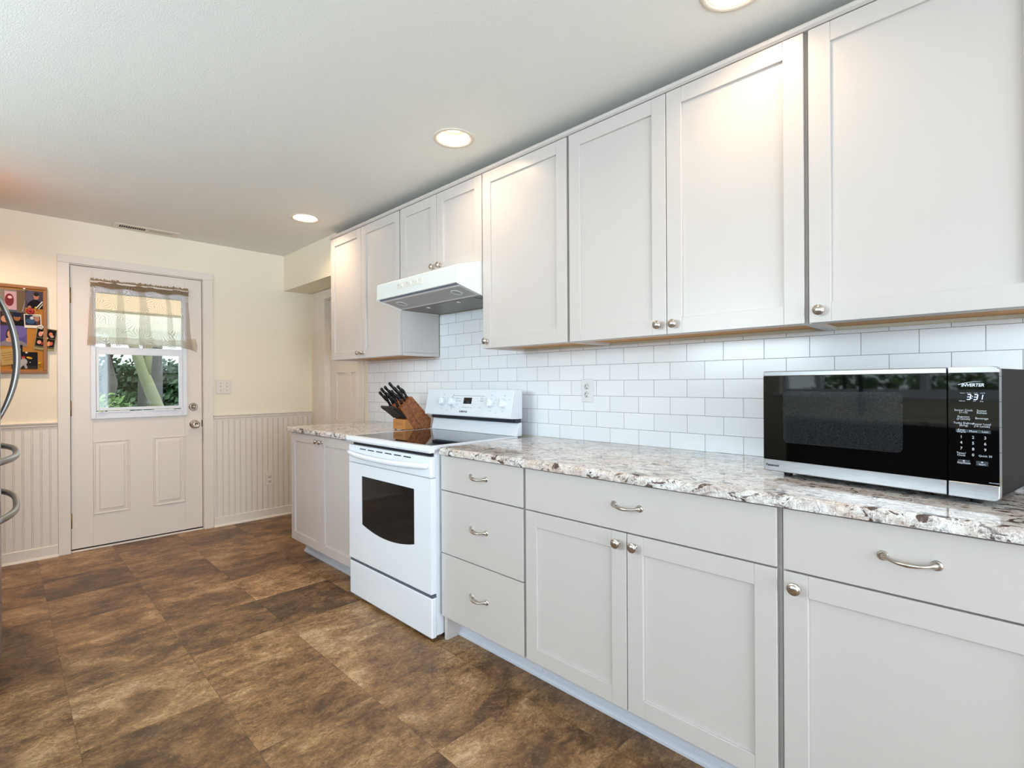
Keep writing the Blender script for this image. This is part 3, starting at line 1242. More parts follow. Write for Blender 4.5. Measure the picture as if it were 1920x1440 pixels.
for k in range(6):
    yc = 2.462 - k * (2.462 - 2.045) / 5
    b.box(XR - .0022, XR + .001, yc - .030, yc + .030, .8165, .8215)
b.build('vent_slot', M['dark'], od)
b = MB()
n = 25
pts, rad = [], []
for k in range(n):
    s = -1 + 2 * k / (n - 1)
    pts.append((XR - .004 - .036 * (1 - abs(s) ** 2.6), 2.250 + s * .372, .793 - .008 * (1 - s * s)))
    rad.append(.0135 if abs(s) < .96 else .0105)
b.tube(pts, rad, 14, flat=(.75, 1.0), upv=(0, 0, 1))
b.build('handle', M['white'], od)
# cooktop
b = MB()
cz0, cz1 = .853, .8835
b.prism([(1.351, cz0), (1.345, cz0 + .010), (1.348, cz1 - .004), (1.356, cz1), (1.380, cz1 + .0005), (1.380, cz0)], 'y', RY0 - .004, RY1 + .004)
b.box(1.380, 1.92, RY0 - .004, RY0 + .022, cz0 + .012, cz1 + .0005, .0015)
b.box(1.380, 1.92, RY1 - .022, RY1 + .004, cz0 + .012, cz1 + .0005, .0015)
b.box(1.380, 1.92, RY0 + .022, RY1 - .022, cz0 + .012, cz1 - .003)
ct = b.build('cooktop', M['white'], rg)
b = MB()
b.box(1.387, 1.912, RY0 + .0225, RY1 - .0225, cz1 - .0028, cz1 + .0002)
b.build('cooktop_glass', M['cook_glass'], ct)
b = MB()
b.box(1.378, 1.391, RY0 + .02, RY1 - .02, .825, cz0 + .013)
b.build('door_gap', M['dark'], rg)
# backguard
b = MB()
b.prism([(1.902, 1.132), (1.869, .983), (1.872, .978), (1.925, .976), (1.960, .976), (1.960, 1.1325), (1.907, 1.1335)], 'y', RY0 + .002, RY1, .0015)
bgd = b.build('control_panel', M['white_soft'], rg)
b = MB()
b.prism([(1.919, cz1 + .001), (1.937, .951), (1.942, .955), (1.960, .955), (1.960, cz1 + .001)], 'y', RY0 + .006, RY1 - .004, .001)
b.build('riser', M['white'], rg)
b = MB()
b.box(1.916, 1.9585, RY0 + .012, RY1 - .012, .9555, .9755)
b.build('vent_strip', mat('vent_strip_steel', (34, 44, 54), .4), rg)
up_ = Vector((.033, 0, .149)).normalized()
rt_ = Vector((0, -1, 0))
nr_ = rt_.cross(up_)
PO = Vector((1.869, 0, .983))


def PP(y, h):
    """point on the sloped panel: y, height above the lower edge along the slope"""
    return PO + up_ * h + Vector((0, y * 1.0104, 0))


for (y, hh) in ((2.425, .078), (2.335, .078), (2.005, .076), (1.907, .076)):
    b = MB()
    o_ = PP(y, hh)
    b.lathe([(.026, 0), (.026, .004), (.0235, .010), (.0225, .020), (.020, .0225), (0, .023)], o_, nr_, 28)
    gp = bmesh.new()
    bmesh.ops.create_cube(gp, size=1)
    T = Matrix((rt_ * .011, up_ * .043, nr_ * .012)).transposed().to_4x4()
    T.translation = o_ + nr_ * .025
    bmesh.ops.transform(gp, matrix=T, verts=gp.verts)
    bmesh.ops.bevel(gp, geom=gp.edges[:], offset=.0015, segments=1, affect='EDGES')
    b._merge(gp)
    b.build('control_knob', M['white'], bgd)
for (y, hh) in ((2.425, .078), (2.335, .078), (2.005, .076), (1.907, .076)):
    b = MB()
    for k in range(12):
        a = PI * 2 * k / 12
        if abs(math.sin(a / 2)) < .3:
            continue
        c = PP(y, hh) + (rt_ * math.sin(a) + up_ * math.cos(a)) * .034 + nr_ * .0006
        s = .0011
        b.poly([c + (-rt_ - up_) * s, c + (rt_ - up_) * s, c + (rt_ + up_) * s, c + (-rt_ + up_) * s])
    b.build('dial_scale', M['ink'], bgd)
    caption('dial_caption', bgd, M['ink'], 'OFF', .0075, PP(y, hh + .043), rt_, up_)
    for sgn in (-1, 1):
        caption('dial_caption', bgd, M['ink'], 'HI' if sgn < 0 else 'LO', .007, PP(y - sgn * .038, hh + .022), rt_, up_)
    caption('dial_caption', bgd, M['ink'], 'MED', .006, PP(y, hh - .042), rt_, up_)
for y in (2.380, 1.958):
    b = MB()
    b.mesh(text_mesh('i', .013, PP(y, .024), rt_, up_, bold=.0004))
    b.build('indicator_mark', M['ink'], bgd)
# key pad captions
for (y, hh, s) in ((2.320, .098, 'Bake'), (2.300, .098, 'Broil'), (2.280, .098, 'Keep'), (2.262, .098, 'Self'),
                   (2.320, .084, 'Oven'), (2.300, .084, 'Warm'), (2.280, .084, 'Clean'), (2.262, .084, 'Lock'),
                   (2.318, .066, 'Timer'), (2.292, .064, 'Light'), (2.318, .046, 'Start'),
                   (2.235, .048, 'Cook'), (2.212, .048, 'Delay'), (2.190, .048, 'Clear'), (2.168, .047, 'Off'),
                   (2.150, .098, '1'), (2.134, .098, '2'), (2.118, .098, '3'), (2.150, .084, '4'), (2.134, .084, '5'), (2.118, .084, '6'),
                   (2.150, .068, '7'), (2.134, .068, '8'), (2.118, .068, '9'), (2.134, .052, '0'), (2.085, .100, 'Clock'), (2.085, .086, 'On/Off'), (2.085, .050, 'Cancel')):
    caption('keypad_caption', bgd, M['ink'], s, .0075, PP(y, hh), rt_, up_)
b = MB()
b.mesh(text_mesh('SAMSUNG', .0150, PP(2.2265, .022), rt_, up_, bold=.0005, squash=1.02))
b.build('badge_lettering', M['ink_dark'], bgd)
b = MB()
ky0, ky1, kz0, kz1 = 2.338, 2.062, .040, .114
for (a0, a1, c0, c1) in ((ky0, ky1, kz1, kz1 + .0015), (ky0 + .001, ky0 - .001, kz0, kz1)):
    b.poly([PP(a0, c0) + nr_ * .0005, PP(a1, c0) + nr_ * .0005, PP(a1, c1) + nr_ * .0005, PP(a0, c1) + nr_ * .0005])
b.build('keypad_outline', M['ink'], bgd)
b = MB()
q = [PP(2.236, .068), PP(2.166, .068), PP(2.166, .104), PP(2.236, .104)]
b.poly([p + nr_ * .0010 for p in q])
ds = b.build('clock_display', M['black'], bgd)
b = MB()
b.mesh(text_mesh('3:31', .014, PP(2.192, .078), rt_, up_, lift=.0014))
b.build('digits', M['led_dim'], ds)

# ------------------------------------------------------------------ hood
hd = thing('range_hood', 'white under-cabinet range hood above the range', 'range hood', (1.82, 2.316, 1.617))
HY0, HY1 = 1.941, 2.694
b = MB()
b.prism([(1.583, 1.664), (1.585, 1.750), (1.592, 1.756), (1.742, 1.7935), (2.040, 1.7935), (2.040, 1.700), (1.760, 1.700), (1.612, 1.700), (1.612, 1.664)], 'y', HY0 + .003, HY1 - .003, .002)
for y0, y1 in ((HY0, HY0 + .004), (HY1 - .004, HY1)):
    b.prism([(1.583, 1.660), (1.585, 1.750), (1.592, 1.756), (1.742, 1.7935), (2.040, 1.7935), (2.040, 1.615), (1.752, 1.617)], 'y', y0, y1)
shell = b.build('hood_shell', M['hood'], hd)
b = MB()
tp = [(1.607, 1.657), (1.752, 1.622), (1.752, 1.640), (1.607, 1.676)]
b.prism(tp, 'y', HY0 + .006, HY1 - .006, .001)
lt = b.build('light_tray', M['hood_under'], hd)
b = MB()
b.prism([(1.622, 1.6525), (1.735, 1.6252), (1.735, 1.6262), (1.622, 1.6535)], 'y', HY0 + .03, HY1 - .03)
b.build('lens_panel', mat('hood_lens_panel', (172, 170, 168), .5), lt)
for y in (2.06, 2.57):
    b = MB()
    dn = Vector((-.035, 0, -.145)).normalized()
    bmx = bmesh.new()
    b.lathe([(.034, 0), (.034, .002), (.026, .003), (.022, -.001), (0, -.004)], (1.678, y, 1.6392), dn, 24)
    b.build('hood_bulb', mat('hood_lamp_glass', (200, 199, 198), .35), lt)
b = MB()
b.box(1.7525, 2.036, HY0 + .006, HY1 - .006, 1.6195, 1.640)
b.box(1.757, 2.030, 2.02, 2.62, 1.6175, 1.6200)
b.build('grease_filter', M['filter'], hd)
for y in (2.18, 2.46):
    b = MB()
    b.box(1.778, 1.800, y - .003, y + .003, 1.612, 1.6175)
    b.build('filter_clip', M['plate'], hd)
b = MB()
b.box(1.600, 1.612, HY0 + .006, HY1 - .006, 1.658, 1.664)
b.build('shadow_gap', M['ink'], hd)
b = MB()
b.prism([(2.470, 1.699), (2.474, 1.704), (2.474, 1.726), (2.470, 1.731), (2.236, 1.731), (2.232, 1.726), (2.232, 1.704), (2.236, 1.699)], 'x', 1.5815, 1.586)
sp = b.build('switch_panel', M['plate_warm'], hd)
for yy in (2.430, 2.345, 2.285):
    b = MB()
    b.prism([(1.582, 1.706), (1.579, 1.708), (1.5745, 1.724), (1.582, 1.725)], 'y', yy - .014, yy + .014, .0008)
    b.build('rocker_switch', M['hood'], sp)
for yy, s in ((2.455, 'LIGHT'), (2.372, 'FAN'), (2.315, 'HI'), (2.258, 'LO')):
    caption('switch_caption', sp, M['ink'], s, .007, (1.5813, yy, 1.721), (0, -1, 0), (0, 0, 1))

# ------------------------------------------------------------------ microwave (turned a little; built in its own frame, front at x=0 facing -x)
mw = thing('microwave', 'black and stainless countertop microwave with a lit clock on the long worktop', 'microwave', (0, 0, 0))
MWW, MZ0, MZ1, MD = .5365, .0035, .3065, .384
b = MB()
b.box(.022, MD, .004, MWW - .004, .008, .302, .004, seg=2)
b.build('housing', mat('black_painted_steel', (34, 31, 29), .4, 0.0, spec=.01), mw)
for y in (.05, MWW - .05):
    for x in (.05, MD - .05):
        b = MB()
        b.lathe([(.012, -.0105), (.013, -.004), (.014, .010)], (x, y, 0), n=12)
        b.build('foot', M['black'], mw)
# door: a sheet of black glass with bands of steel above and below
DY0 = .0922
b = MB()
b.box(.0012, .022, DY0, MWW, .0388, .2912)
md = b.build('door', M['black_gloss'], mw)
for z0, z1 in ((.2912, MZ1), (MZ0, .0388)):
    b = MB()
    b.box(0, .022, DY0, MWW, z0, z1, .0025, seg=2)
    b.build('steel_band', M['steel'], md)
b = MB()


def rrect(y0, y1, z0, z1, r, n=6):
    P = []
    for cy, cz, a0 in ((y1 - r, z1 - r, 0), (y0 + r, z1 - r, 90), (y0 + r, z0 + r, 180), (y1 - r, z0 + r, 270)):
        for k in range(n + 1):
            a = math.radians(a0 + 90 * k / n)
            P.append((cy + r * math.cos(a), cz + r * math.sin(a)))
    return P


b.prism(rrect(.179, .477, .093, .2465, .014), 'x', .0007, .004)
b.build('viewing_screen', M['mw_mesh'], md)
b = MB()
b.mesh(text_mesh('Panasonic', .0100, (-.0002, .508, .0215), (0, -1, 0), (0, 0, 1), bold=.0003))
b.build('badge_lettering', M['ink_dark'], md)
# control side
b = MB()
b.box(.0012, .022, .0005, .0895, .0385, .2925)
cg = b.build('control_panel', M['black_gloss'], mw)
b = MB()
b.prism([(.0895, .2925), (.0895, MZ1), (.010, MZ1), (.004, MZ1 - .002), (.0006, MZ1 - .007), (.0003, .2925)], 'x', 0, .022, .001)
b.build('steel_band', M['steel'], cg)
b = MB()
b.prism([(.0895, .0385), (.0895, MZ0), (.009, MZ0), (.004, MZ0 + .002), (.0006, MZ0 + .007), (.0003, .0385)], 'x', 0, .022, .001)
b.build('steel_band', M['steel'], cg)
b = MB()
b.box(.010, .023, .0900, .0918, .006, .300)
b.build('door_seam', M['dark'], mw)
R_, U_ = (0, -1, 0), (0, 0, 1)


def mt(b, s, size, y, z, **k):
    caption('key_caption', cg, M['ink_white'], s, size, (.0010, y, z), R_, U_, **k)


mt(None, 'INVERTER', .0098, .0458, .2640, shear=.25, bold=.00035, squash=.92)
# swoosh over the wordmark
b = MB()
sw_ = []
for k in range(14):
    s = k / 13
    sw_.append((.0710 - .040 * s, .2660 + .0062 * math.sin(s * PI * .62)))
for i in range(13):
    (a, c), (d_, e_) = sw_[i], sw_[i + 1]
    th0, th1 = .0015 * (1 - i / 13), .0015 * (1 - (i + 1) / 13)
    b.poly([(.0007, a, c - th0), (.0007, d_, e_ - th1), (.0007, d_, e_ + .0002), (.0007, a, c + .0002)])
b.build('swoosh_mark', M['ink_white'], cg)
for (s, y, z) in (('Sensor Cook', .0617, .2060), ('(1-15)', .0617, .2010), ('Sensor', .0297, .2058), ('Reheat', .0297, .2008),
                  ('Popcorn', .0617, .1908), ('(3 Levels)', .0617, .1858), ('Beverage', .0297, .1883),
                  ('Turbo Defrost', .0613, .1760), ('(lb/kg)', .0613, .1708), ('Power Level', .0296, .1752), ('(10 Levels)', .0296, .1702)):
    mt(b, s, .0062, y, z)
for (s, y, z) in (('Keep', .0655, .1604), ('Warm', .0655, .1556), ('More', .0448, .1580), ('Less', .0240, .1580), ('Timer/', .0659, .1062), ('Clock', .0659, .1012), ('Quick 30', .0239, .1031)):
    mt(b, s, .0062, y, z, lift=.0006)
for k, (y, z) in enumerate([(.0658, .144), (.0448, .144), (.024, .144), (.0658, .1306), (.0448, .1306), (.024, .1306), (.0658, .1171), (.0448, .1171), (.024, .1171)]):
    mt(b, str(k + 1), .0092, y, z)
mt(b, '0', .0092, .0450, .1036)
mt(b, 'Stop/Reset', .0055, .0613, .0838, lift=.0006)
mt(b, 'Start', .0062, .0294, .0838, lift=.0006)
for (yc, z) in ((.0613, .0887), (.0294, .0887)):
    b = MB()
    b.poly([(.0005, yc - .0022, z), (.0005, yc, z - .0018), (.0005, yc + .0022, z), (.0005, yc, z + .0018)])
    b.build('key_symbol', M['ink_white'], cg)
for (s, y, z) in (('Sensor', .0630, .2460), ('Water', .0520, .2460), ('Lock', .0400, .2460), ('min/lb', .0280, .2460), ('Defrost', .0640, .2275), ('kW', .0420, .2275), ('g/kg', .0300, .2275)):
    mt(b, s, .0034, y, z)
mt(b, 'NN-SC668S', .0034, .0092, .0440)
for (y0, y1, z0, z1) in ((.0145, .0754, .1546, .1618), (.0506, .0720, .0808, .0911), (.0191, .0398, .0808, .0911)):
    b = MB()
    b.poly([(.0010, y1, z0), (.0010, y0, z0), (.0010, y0, z1), (.0010, y1, z1)])
    b.build('key_field', M['key_grey'], cg)
b = MB()


def seg7(b, ch, y, z, h, w, th=.0013, sl=.15):
    L = {'3': 'abcdg', '1': 'bc'}[ch]
    S_ = {'a': ((0, h), (w, h)), 'b': ((w, h), (w, h / 2)), 'c': ((w, h / 2), (w, 0)), 'd': ((0, 0), (w, 0)), 'g': ((0, h / 2), (w, h / 2))}
    for c in L:
        (p, q), (r_, s_) = S_[c]
        A = Vector((p + sl * q, q))
        B = Vector((r_ + sl * s_, s_))
        d = (B - A).normalized()
        A, B = A + d * .0004, B - d * .0004
        nn = Vector((-d.y, d.x)) * th / 2
        b.poly([(.0008, y - v.x, z + v.y) for v in (A - nn, B - nn, B + nn, A + nn)])


seg7(b, '3', .0560, .2312, .0112, .0062)
seg7(b, '3', .0440, .2312, .0112, .0062)
seg7(b, '1', .0340, .2312, .0112, .0048)
for dz in (.0030, .0075):
    b.poly([(.0008, .0472 - dz * .15 - a, .2312 + dz + c) for a, c in ((-.0007, -.0007), (.0007, -.0007), (.0007, .0007), (-.0007, .0007))])
b.build('clock_digits', M['led'], cg)
mw.location = (1.562, .0225, ZCT + .0112)
mw.rotation_euler = (0, 0, -math.atan2(.18266, .98318))

# ------------------------------------------------------------------ knife block and its knives
kb = thing('knife_block', 'slanted oak knife block full of black-handled knives beside the range', 'knife block', (1.83, 2.715, ZCT))
KY0, KY1 = 2.645, 2.782
b = MB()
b.prism([(1.812, .8835), (1.710, 1.020), (1.794, 1.088), (1.9385, .942), (1.931, .8835)], 'y', KY0, KY1, .0012)
b.build('slanted_block', M['block'], kb)
b = MB()
b.prism([(1.745, .8845), (1.745, .947), (1.7635, .947), (1.811, .8845)], 'y', KY0 + .001, KY1 - .001, .001)
pl = b.build('plinth', mat('pale_oak_plinth', (186, 124, 66), .45, bump=.05, bscale=60), kb)
b = MB()
b.mesh(text_mesh('CUTCO', .022, (1.7448, 2.7135, .917), (0, -1, 0), (0, 0, 1)))
b.build('branding', M['block_dark'], pl)
for x, y in ((1.756, KY0 + .012), (1.756, KY1 - .012), (1.915, KY0 + .012), (1.915, KY1 - .012)):
    b = MB()
    b.lathe([(.006, .0004), (.007, .002), (.007, .006)], (x, y, ZCT), n=10)
    b.build('foot', M['block_dark'], kb)
b = MB()
for s0 in (.45,):
    a = Vector((1.812, 0, .8835)).lerp(Vector((1.931, 0, .8835)), s0)
    c = Vector((1.710, 0, 1.020)).lerp(Vector((1.794, 0, 1.088)), s0)
    b.poly([(a.x, KY0 - .0004, a.z), (a.x + .003, KY0 - .0004, a.z), (c.x + .002, KY0 - .0004, c.z + .001), (c.x, KY0 - .0004, c.z)])
b.build('seam', M['block_dark'], kb)
AX = Vector((-.616, 0, .788))
TP = Vector((.777, 0, .63))
K0 = Vector((1.710, 0, 1.020))
KN = [(.010, 2.762, .122, -.02, 'black-handled knife lowest and farthest left in the oak block'),
      (.034, 2.764, .130, .0, 'black-handled knife second from the left in the back row of the block'),
      (.058, 2.758, .126, .0, 'black-handled knife third from the left in the back row of the block'),
      (.086, 2.735, .132, .0, 'thick black-handled knife standing highest in the oak block'),
      (.098, 2.690, .098, .0, 'slim black-handled knife at the top right of the oak block'),
      (.010, 2.680, .108, .0, 'black-handled knife at the front corner of the block, over the table knives'),
      (.036, 2.668, .112, .0, 'long black-handled knife nearest the range in the oak block'),
      (.066, 2.672, .108, .0, 'black-handled knife in the middle of the near row, beside the highest knife')]
for (tt, y, L, dv, lab) in KN:
    base_ = K0 + TP * tt + Vector((0, y, 0))
    k_ = thing('kitchen_knife', lab, 'knife', base_ + AX * .0008, 'knives in the oak block')
    d = (AX + Vector((0, dv, 0))).normalized()
    pts, rad = [], []
    for q in range(13):
        s = q / 12
        bend = .006 * math.sin(s * PI * 1.6) - .002
        pts.append(base_ + d * (L * s + .0012) + TP * (bend * (1 if s > 0 else 0)))
        rad.append((.0098, .0092, .0082, .0086, .0100, .0116, .0122, .0116, .0100, .0086, .0090, .0102, .0080)[q])
    b = MB()
    b.tube(pts, rad, 12, flat=(.62, 1.0), upv=TP)
    h_ = b.build('handle', M['black'], k_)
    for s in (.3, .52, .74):
        b = MB()
        c = base_ + d * (L * s) + TP * (.006 * math.sin(s * PI * 1.6) - .002)
        b.lathe([(0, 0), (.0022, 0), (.0022, .0004), (0, .0006)], c + Vector((0, -.0068, 0)), (0, -1, 0), 8)
        b.build('rivet', M['nickel'], h_)
ORD = ['first', 'second', 'third', 'fourth', 'fifth', 'sixth', 'seventh', 'last']
for k in range(8):
    y = 2.6545 + k * .0168
    a = Vector((1.7500, y, .9575))
    d = Vector((-.80, 0, .60))
    k_ = thing('table_knife', ORD[k] + ' black table knife handle from the range in the low row', 'knife', a, 'table knives in the low row')
    b = MB()
    pts = [a + d * (.118 * q / 8) + Vector((0, 0, .004 * math.sin(q / 8 * PI))) for q in range(9)]
    b.tube(pts, [.0070, .0078, .0080, .0082, .0084, .0086, .0088, .0084, .0055], 10, flat=(1.0, 1.15), upv=(0, 0, 1))
    b.build('handle', M['black'], k_)

# ------------------------------------------------------------------ refrigerator at the left edge
fr_ = thing('refrigerator', 'stainless french-door refrigerator cut by the left edge of the picture', 'refrigerator', (-.42, 3.14, 0))
FY0, FY1, XF = 2.690, 3.590, .004
b = MB()
b.box(-.80, -.065, FY0 + .005, FY1 - .005, .02, 1.735, .004)
for y in (FY0 + .06, FY1 - .06):
    for x in (-.72, -.12):
        b.lathe([(.02, .0006), (.02, .021)], (x, y, 0), n=10)
b.build('body', M['fridge_side'], fr_)
b = MB()
b.box(-.060, -.012, FY0 + .01, FY1 - .01, .03, .10)
b.build('kick_grille', M['black'], fr_)


def fdoor(name, y0, y1, z0, z1):
    b = MB()
    # slightly bowed front
    n = 8
    P = [(y0 + (y1 - y0) * k / n, XF - .012 * ((2 * k / n - 1) ** 2) ** 2) for k in range(n + 1)]
    poly = [(x, y) for y, x in P] + [(-.060, y1), (-.060, y0)]
    b.prism(poly, 'z', z0, z1, .002)
    o = b.build(name, M['steel'], fr_)
    g = MB()
    g.box(-.0645, -.0602, y0 + .008, y1 - .008, z0 + .008, z1 - .008)
    g.build('gasket', M['rubber'], o)
    return o


ym = (FY0 + FY1) / 2
d1 = fdoor('door', ym + .002, FY1, .985, 1.745)
d2 = fdoor('door', FY0, ym - .002, .985, 1.745)
d3 = fdoor('drawer', FY0, FY1, .745, .978)
d4 = fdoor('drawer', FY0, FY1, .105, .738)
for dd, y in ((d1, ym + .035), (d2, ym - .035)):
    b = MB()
    pts = []
    for k in range(19):
        s = -1 + 2 * k / 18
        pts.append((XF - .010 + .062 * (1 - abs(s) ** 2.0), y, 1.288 + s * .275))
    b.tube(pts, [.009 + .006 * (1 - (-1 + 2 * k / 18) ** 2) for k in range(19)], 12, flat=(1.0, .8), upv=(1, 0, 0))
    b.build('handle', M['steel_bar'], dd)
for dd, z in ((d3, .874), (d4, .652)):
    b = MB()
    pts = []
    for k in range(25):
        s = -1 + 2 * k / 24
        pts.append((XF - .014 + .062 * (1 - abs(s) ** 3.0), ym + s * .415, z))
    b.tube(pts, .0125, 12, flat=(.9, 1.1), upv=(0, 0, 1))
    b.build('handle', M['steel_bar'], dd)
for y in (FY0 + .05, FY1 - .05):
    b = MB()
    b.box(-.16, -.02, y - .03, y + .03, 1.7365, 1.765, .008, seg=2)
    b.build('hinge_cover', M['fridge_side'], fr_)
# tall cupboard beyond the refrigerator, outside the left edge
oc = thing('pantry_cupboard', 'tall stained wood cupboard beyond the refrigerator, outside the left edge', 'cabinet', (-.6, 4.15, 0))
b = MB()
b.box(-1.02, -.292, 3.66, 4.63, .0006, ZC - .03, .002)
b.build('carcass', M['oldwood'], oc)
for y0, y1 in ((3.665, 4.143), (4.147, 4.625)):
    MB().box(-.2915, -.272, y0, y1, .10, ZC - .04, .002).build('door', M['oldwood'], oc)

# ------------------------------------------------------------------ cork board and what is pinned to it
YC = D - .0005
cbx0, cbx1, cbz0, cbz1 = -.24, .2315, 1.247, 1.832
ck = thing('cork_board', 'oak-framed cork notice board covered in snapshots left of the entry door', 'notice board', (-.004, D, cbz0))
b = MB()
w = .022
b.box(cbx0, cbx1, YC - .020, YC, cbz0, cbz0 + w, .003)
b.box(cbx0, cbx1, YC - .020, YC, cbz1 - w, cbz1, .003)
b.box(cbx0, cbx0 + w, YC - .020, YC, cbz0 + w, cbz1 - w, .003)
b.box(cbx1 - w, cbx1, YC - .020, YC, cbz0 + w, cbz1 - w, .003)
b.build('frame', M['oak'], ck)
b = MB()
b.box(cbx0 + w, cbx1 - w, YC - .011, YC - .001, cbz0 + w, cbz1 - w)
b.build('cork_sheet', M['cork'], ck)

PM = {}


def pm(c):
    if c not in PM:
        PM[c] = mat('print_%02x%02x%02x' % c, c, .6, spec=.12)
    return PM[c]


def photo(name, label, x, z, wd, ht, rot, layer, paper, pic, blobs, border=.0, bottom=None, cat='photograph'):
    """blobs: (shape, u, v, ru, rv, colour, turn) in units of the picture, u/v from -1 to 1"""
    y = YC - .0118 - layer * .0011
    cols = [paper, pic]
    c_, s_ = math.cos(rot), math.sin(rot)

    def T(a, c, k):
        return (x + a * c_ - c * s_, y - .0004 - k * .00012, z + a * s_ + c * c_)
    b = MB()
    hw, hh = wd / 2, ht / 2
    b.prism([(x + a * c_ - c * s_, z + a * s_ + c * c_) for a, c in ((-hw, -hh), (hw, -hh), (hw, hh), (-hw, hh))], 'y', y - .0004, y + .0003)
    bo = border if bottom is None else bottom
    iw, z0, z1 = hw - border, -hh + bo, hh - border
    zc, ih = (z0 + z1) / 2, (z1 - z0) / 2
    b.poly([T(-iw, z0, 1), T(iw, z0, 1), T(iw, z1, 1), T(-iw, z1, 1)], 1)
    for i, (shape, u, v, ru, rv, col, turn) in enumerate(blobs):
        if col not in cols:
            cols.append(col)
        P = []
        n = 4 if shape == 'q' else 20
        for k in range(n):
            a = 2 * PI * k / n + (PI / 4 if shape == 'q' else 0)
            rr = 1.414 if shape == 'q' else 1
            pu, pv = ru * rr * math.cos(a) * iw, rv * rr * math.sin(a) * ih
            qu = pu * math.cos(turn) - pv * math.sin(turn)
            qv = pu * math.sin(turn) + pv * math.cos(turn)
            P.append(T(max(-iw, min(iw, u * iw + qu)), zc + max(-ih, min(ih, v * ih + qv)), 2 + i))
        b.poly(P, cols.index(col))
    o = b.build(name, [pm(c) for c in cols])
    return tag(o, label, cat, 'snapshots on the cork board')


SK, DK = (168, 118, 92), (16, 15, 18)
photo('photograph', 'snapshot of a child in a striped black shirt, top right of the cork board', .173, 1.742, .096, .118, -.03, 0,
      (80, 76, 86), (66, 62, 80), [('e', -.5, .3, .5, .8, (84, 80, 100), 0), ('e', .02, -.95, .85, .95, DK, 0), ('q', .40, -.62, .07, .55, (216, 214, 206), -.5), ('q', .62, -.68, .05, .45, (216, 214, 206), -.5),
                                    ('e', .08, .38, .28, .36, SK, 0), ('e', .08, .62, .28, .22, (40, 32, 30), 0), ('e', -.55, -.92, .2, .2, SK, 0)])
photo('photograph', 'pink and maroon snapshot leaning by grey stone, top left of the cork board', .062, 1.725, .125, .150, 0, 1,
      (150, 140, 134), (128, 118, 108), [('q', -.10, -.1, .45, .9, (190, 158, 172), 0), ('e', -.2, .05, .34, .55, (116, 44, 54), 0), ('e', -.16, .28, .16, .12, (220, 190, 190), 0),
                                         ('q', .68, 0, .34, .95, (104, 88, 70), 0), ('q', -.05, -.92, .4, .12, (70, 84, 104), 0), ('q', .9, -.4, .04, .5, (150, 146, 160), -.2)])
photo('photograph', 'snapshot of two people in dark caps, half hidden behind the refrigerator handle', .063, 1.607, .125, .088, 0, 2,
      (150, 90, 60), (60, 44, 40), [('e', .42, -.6, .62, .6, DK, 0), ('e', .35, .15, .26, .46, (150, 96, 66), 0), ('e', .34, .62, .36, .36, (26, 34, 62), 0), ('e', -.55, -.1, .3, .5, (196, 140, 116), 0)])
photo('photograph', 'white-bordered instant photograph of blue water on the cork board', .160, 1.598, .084, .092, .03, 3,
      (222, 216, 206), (36, 44, 58), [('e', -.3, -.2, .6, .5, (52, 84, 116), 0), ('e', -.1, .4, .25, .3, (196, 196, 200), 0), ('e', .55, .25, .36, .5, (166, 124, 104), 0), ('q', .5, .85, .5, .2, (176, 168, 150), 0),
                                      ('e', .7, -.6, .3, .4, (88, 60, 52), 0)], border=.005, bottom=.018)
photo('photograph', 'purple-backed portrait snapshot at the left of the cork board', .060, 1.497, .142, .140, 0, 0,
      (84, 78, 126), (88, 78, 140), [('e', .5, .4, .5, .6, (104, 96, 160), 0), ('e', .02, .05, .40, .72, (38, 30, 32), 0), ('e', -.05, .12, .26, .40, (200, 148, 122), 0), ('e', .1, -.95, .95, .55, (130, 124, 130), 0),
                                     ('e', -.2, -.42, .2, .2, (200, 148, 122), 0)])
photo('photograph', 'black snapshot of a crouching player in white, bottom of the cork board', .120, 1.335, .125, .112, 0, 2,
      (30, 28, 30), (22, 22, 26), [('q', 0, -.8, 1, .2, (44, 42, 40), 0), ('e', -.1, -.2, .30, .42, (170, 166, 168), -.3), ('q', -.32, -.66, .12, .34, (170, 166, 168), -.5), ('q', .06, -.66, .10, .3, (160, 156, 160), .3),
                                   ('e', -.10, .30, .13, .16, (180, 110, 90), 0), ('e', -.10, .42, .15, .1, (160, 40, 36), 0), ('e', .36, .32, .24, .12, (214, 170, 50), -.3), ('e', .42, -.22, .05, .06, (200, 190, 160), 0)])
photo('photo_strip', 'tilted card of four small family pictures hanging off the right of the cork board', .222, 1.480, .102, .148, -.13, 5,
      (150, 140, 100), (96, 88, 60), [('q', -.52, .50, .44, .44, DK, 0), ('q', .52, .50, .44, .44, DK, 0), ('q', -.52, -.42, .44, .40, DK, 0), ('q', .52, -.42, .44, .40, DK, 0),
                                      ('e', -.60, .40, .22, .26, (214, 150, 130), 0), ('e', -.34, .58, .14, .14, (220, 170, 150), 0), ('e', .45, .50, .2, .2, (216, 120, 90), 0), ('e', .62, .30, .2, .14, (200, 160, 140), 0),
                                      ('e', -.6, -.45, .22, .2, (214, 150, 130), 0), ('e', -.3, -.55, .14, .14, (160, 60, 50), 0), ('e', .40, -.5, .18, .26, (220, 160, 110), 0), ('e', .66, -.45, .16, .2, (200, 90, 70), 0),
                                      ('e', 0, .05, .26, .14, (206, 190, 130), 0), ('e', -.02, .08, .12, .07, (230, 220, 200), 0)], border=.003, bottom=.014)
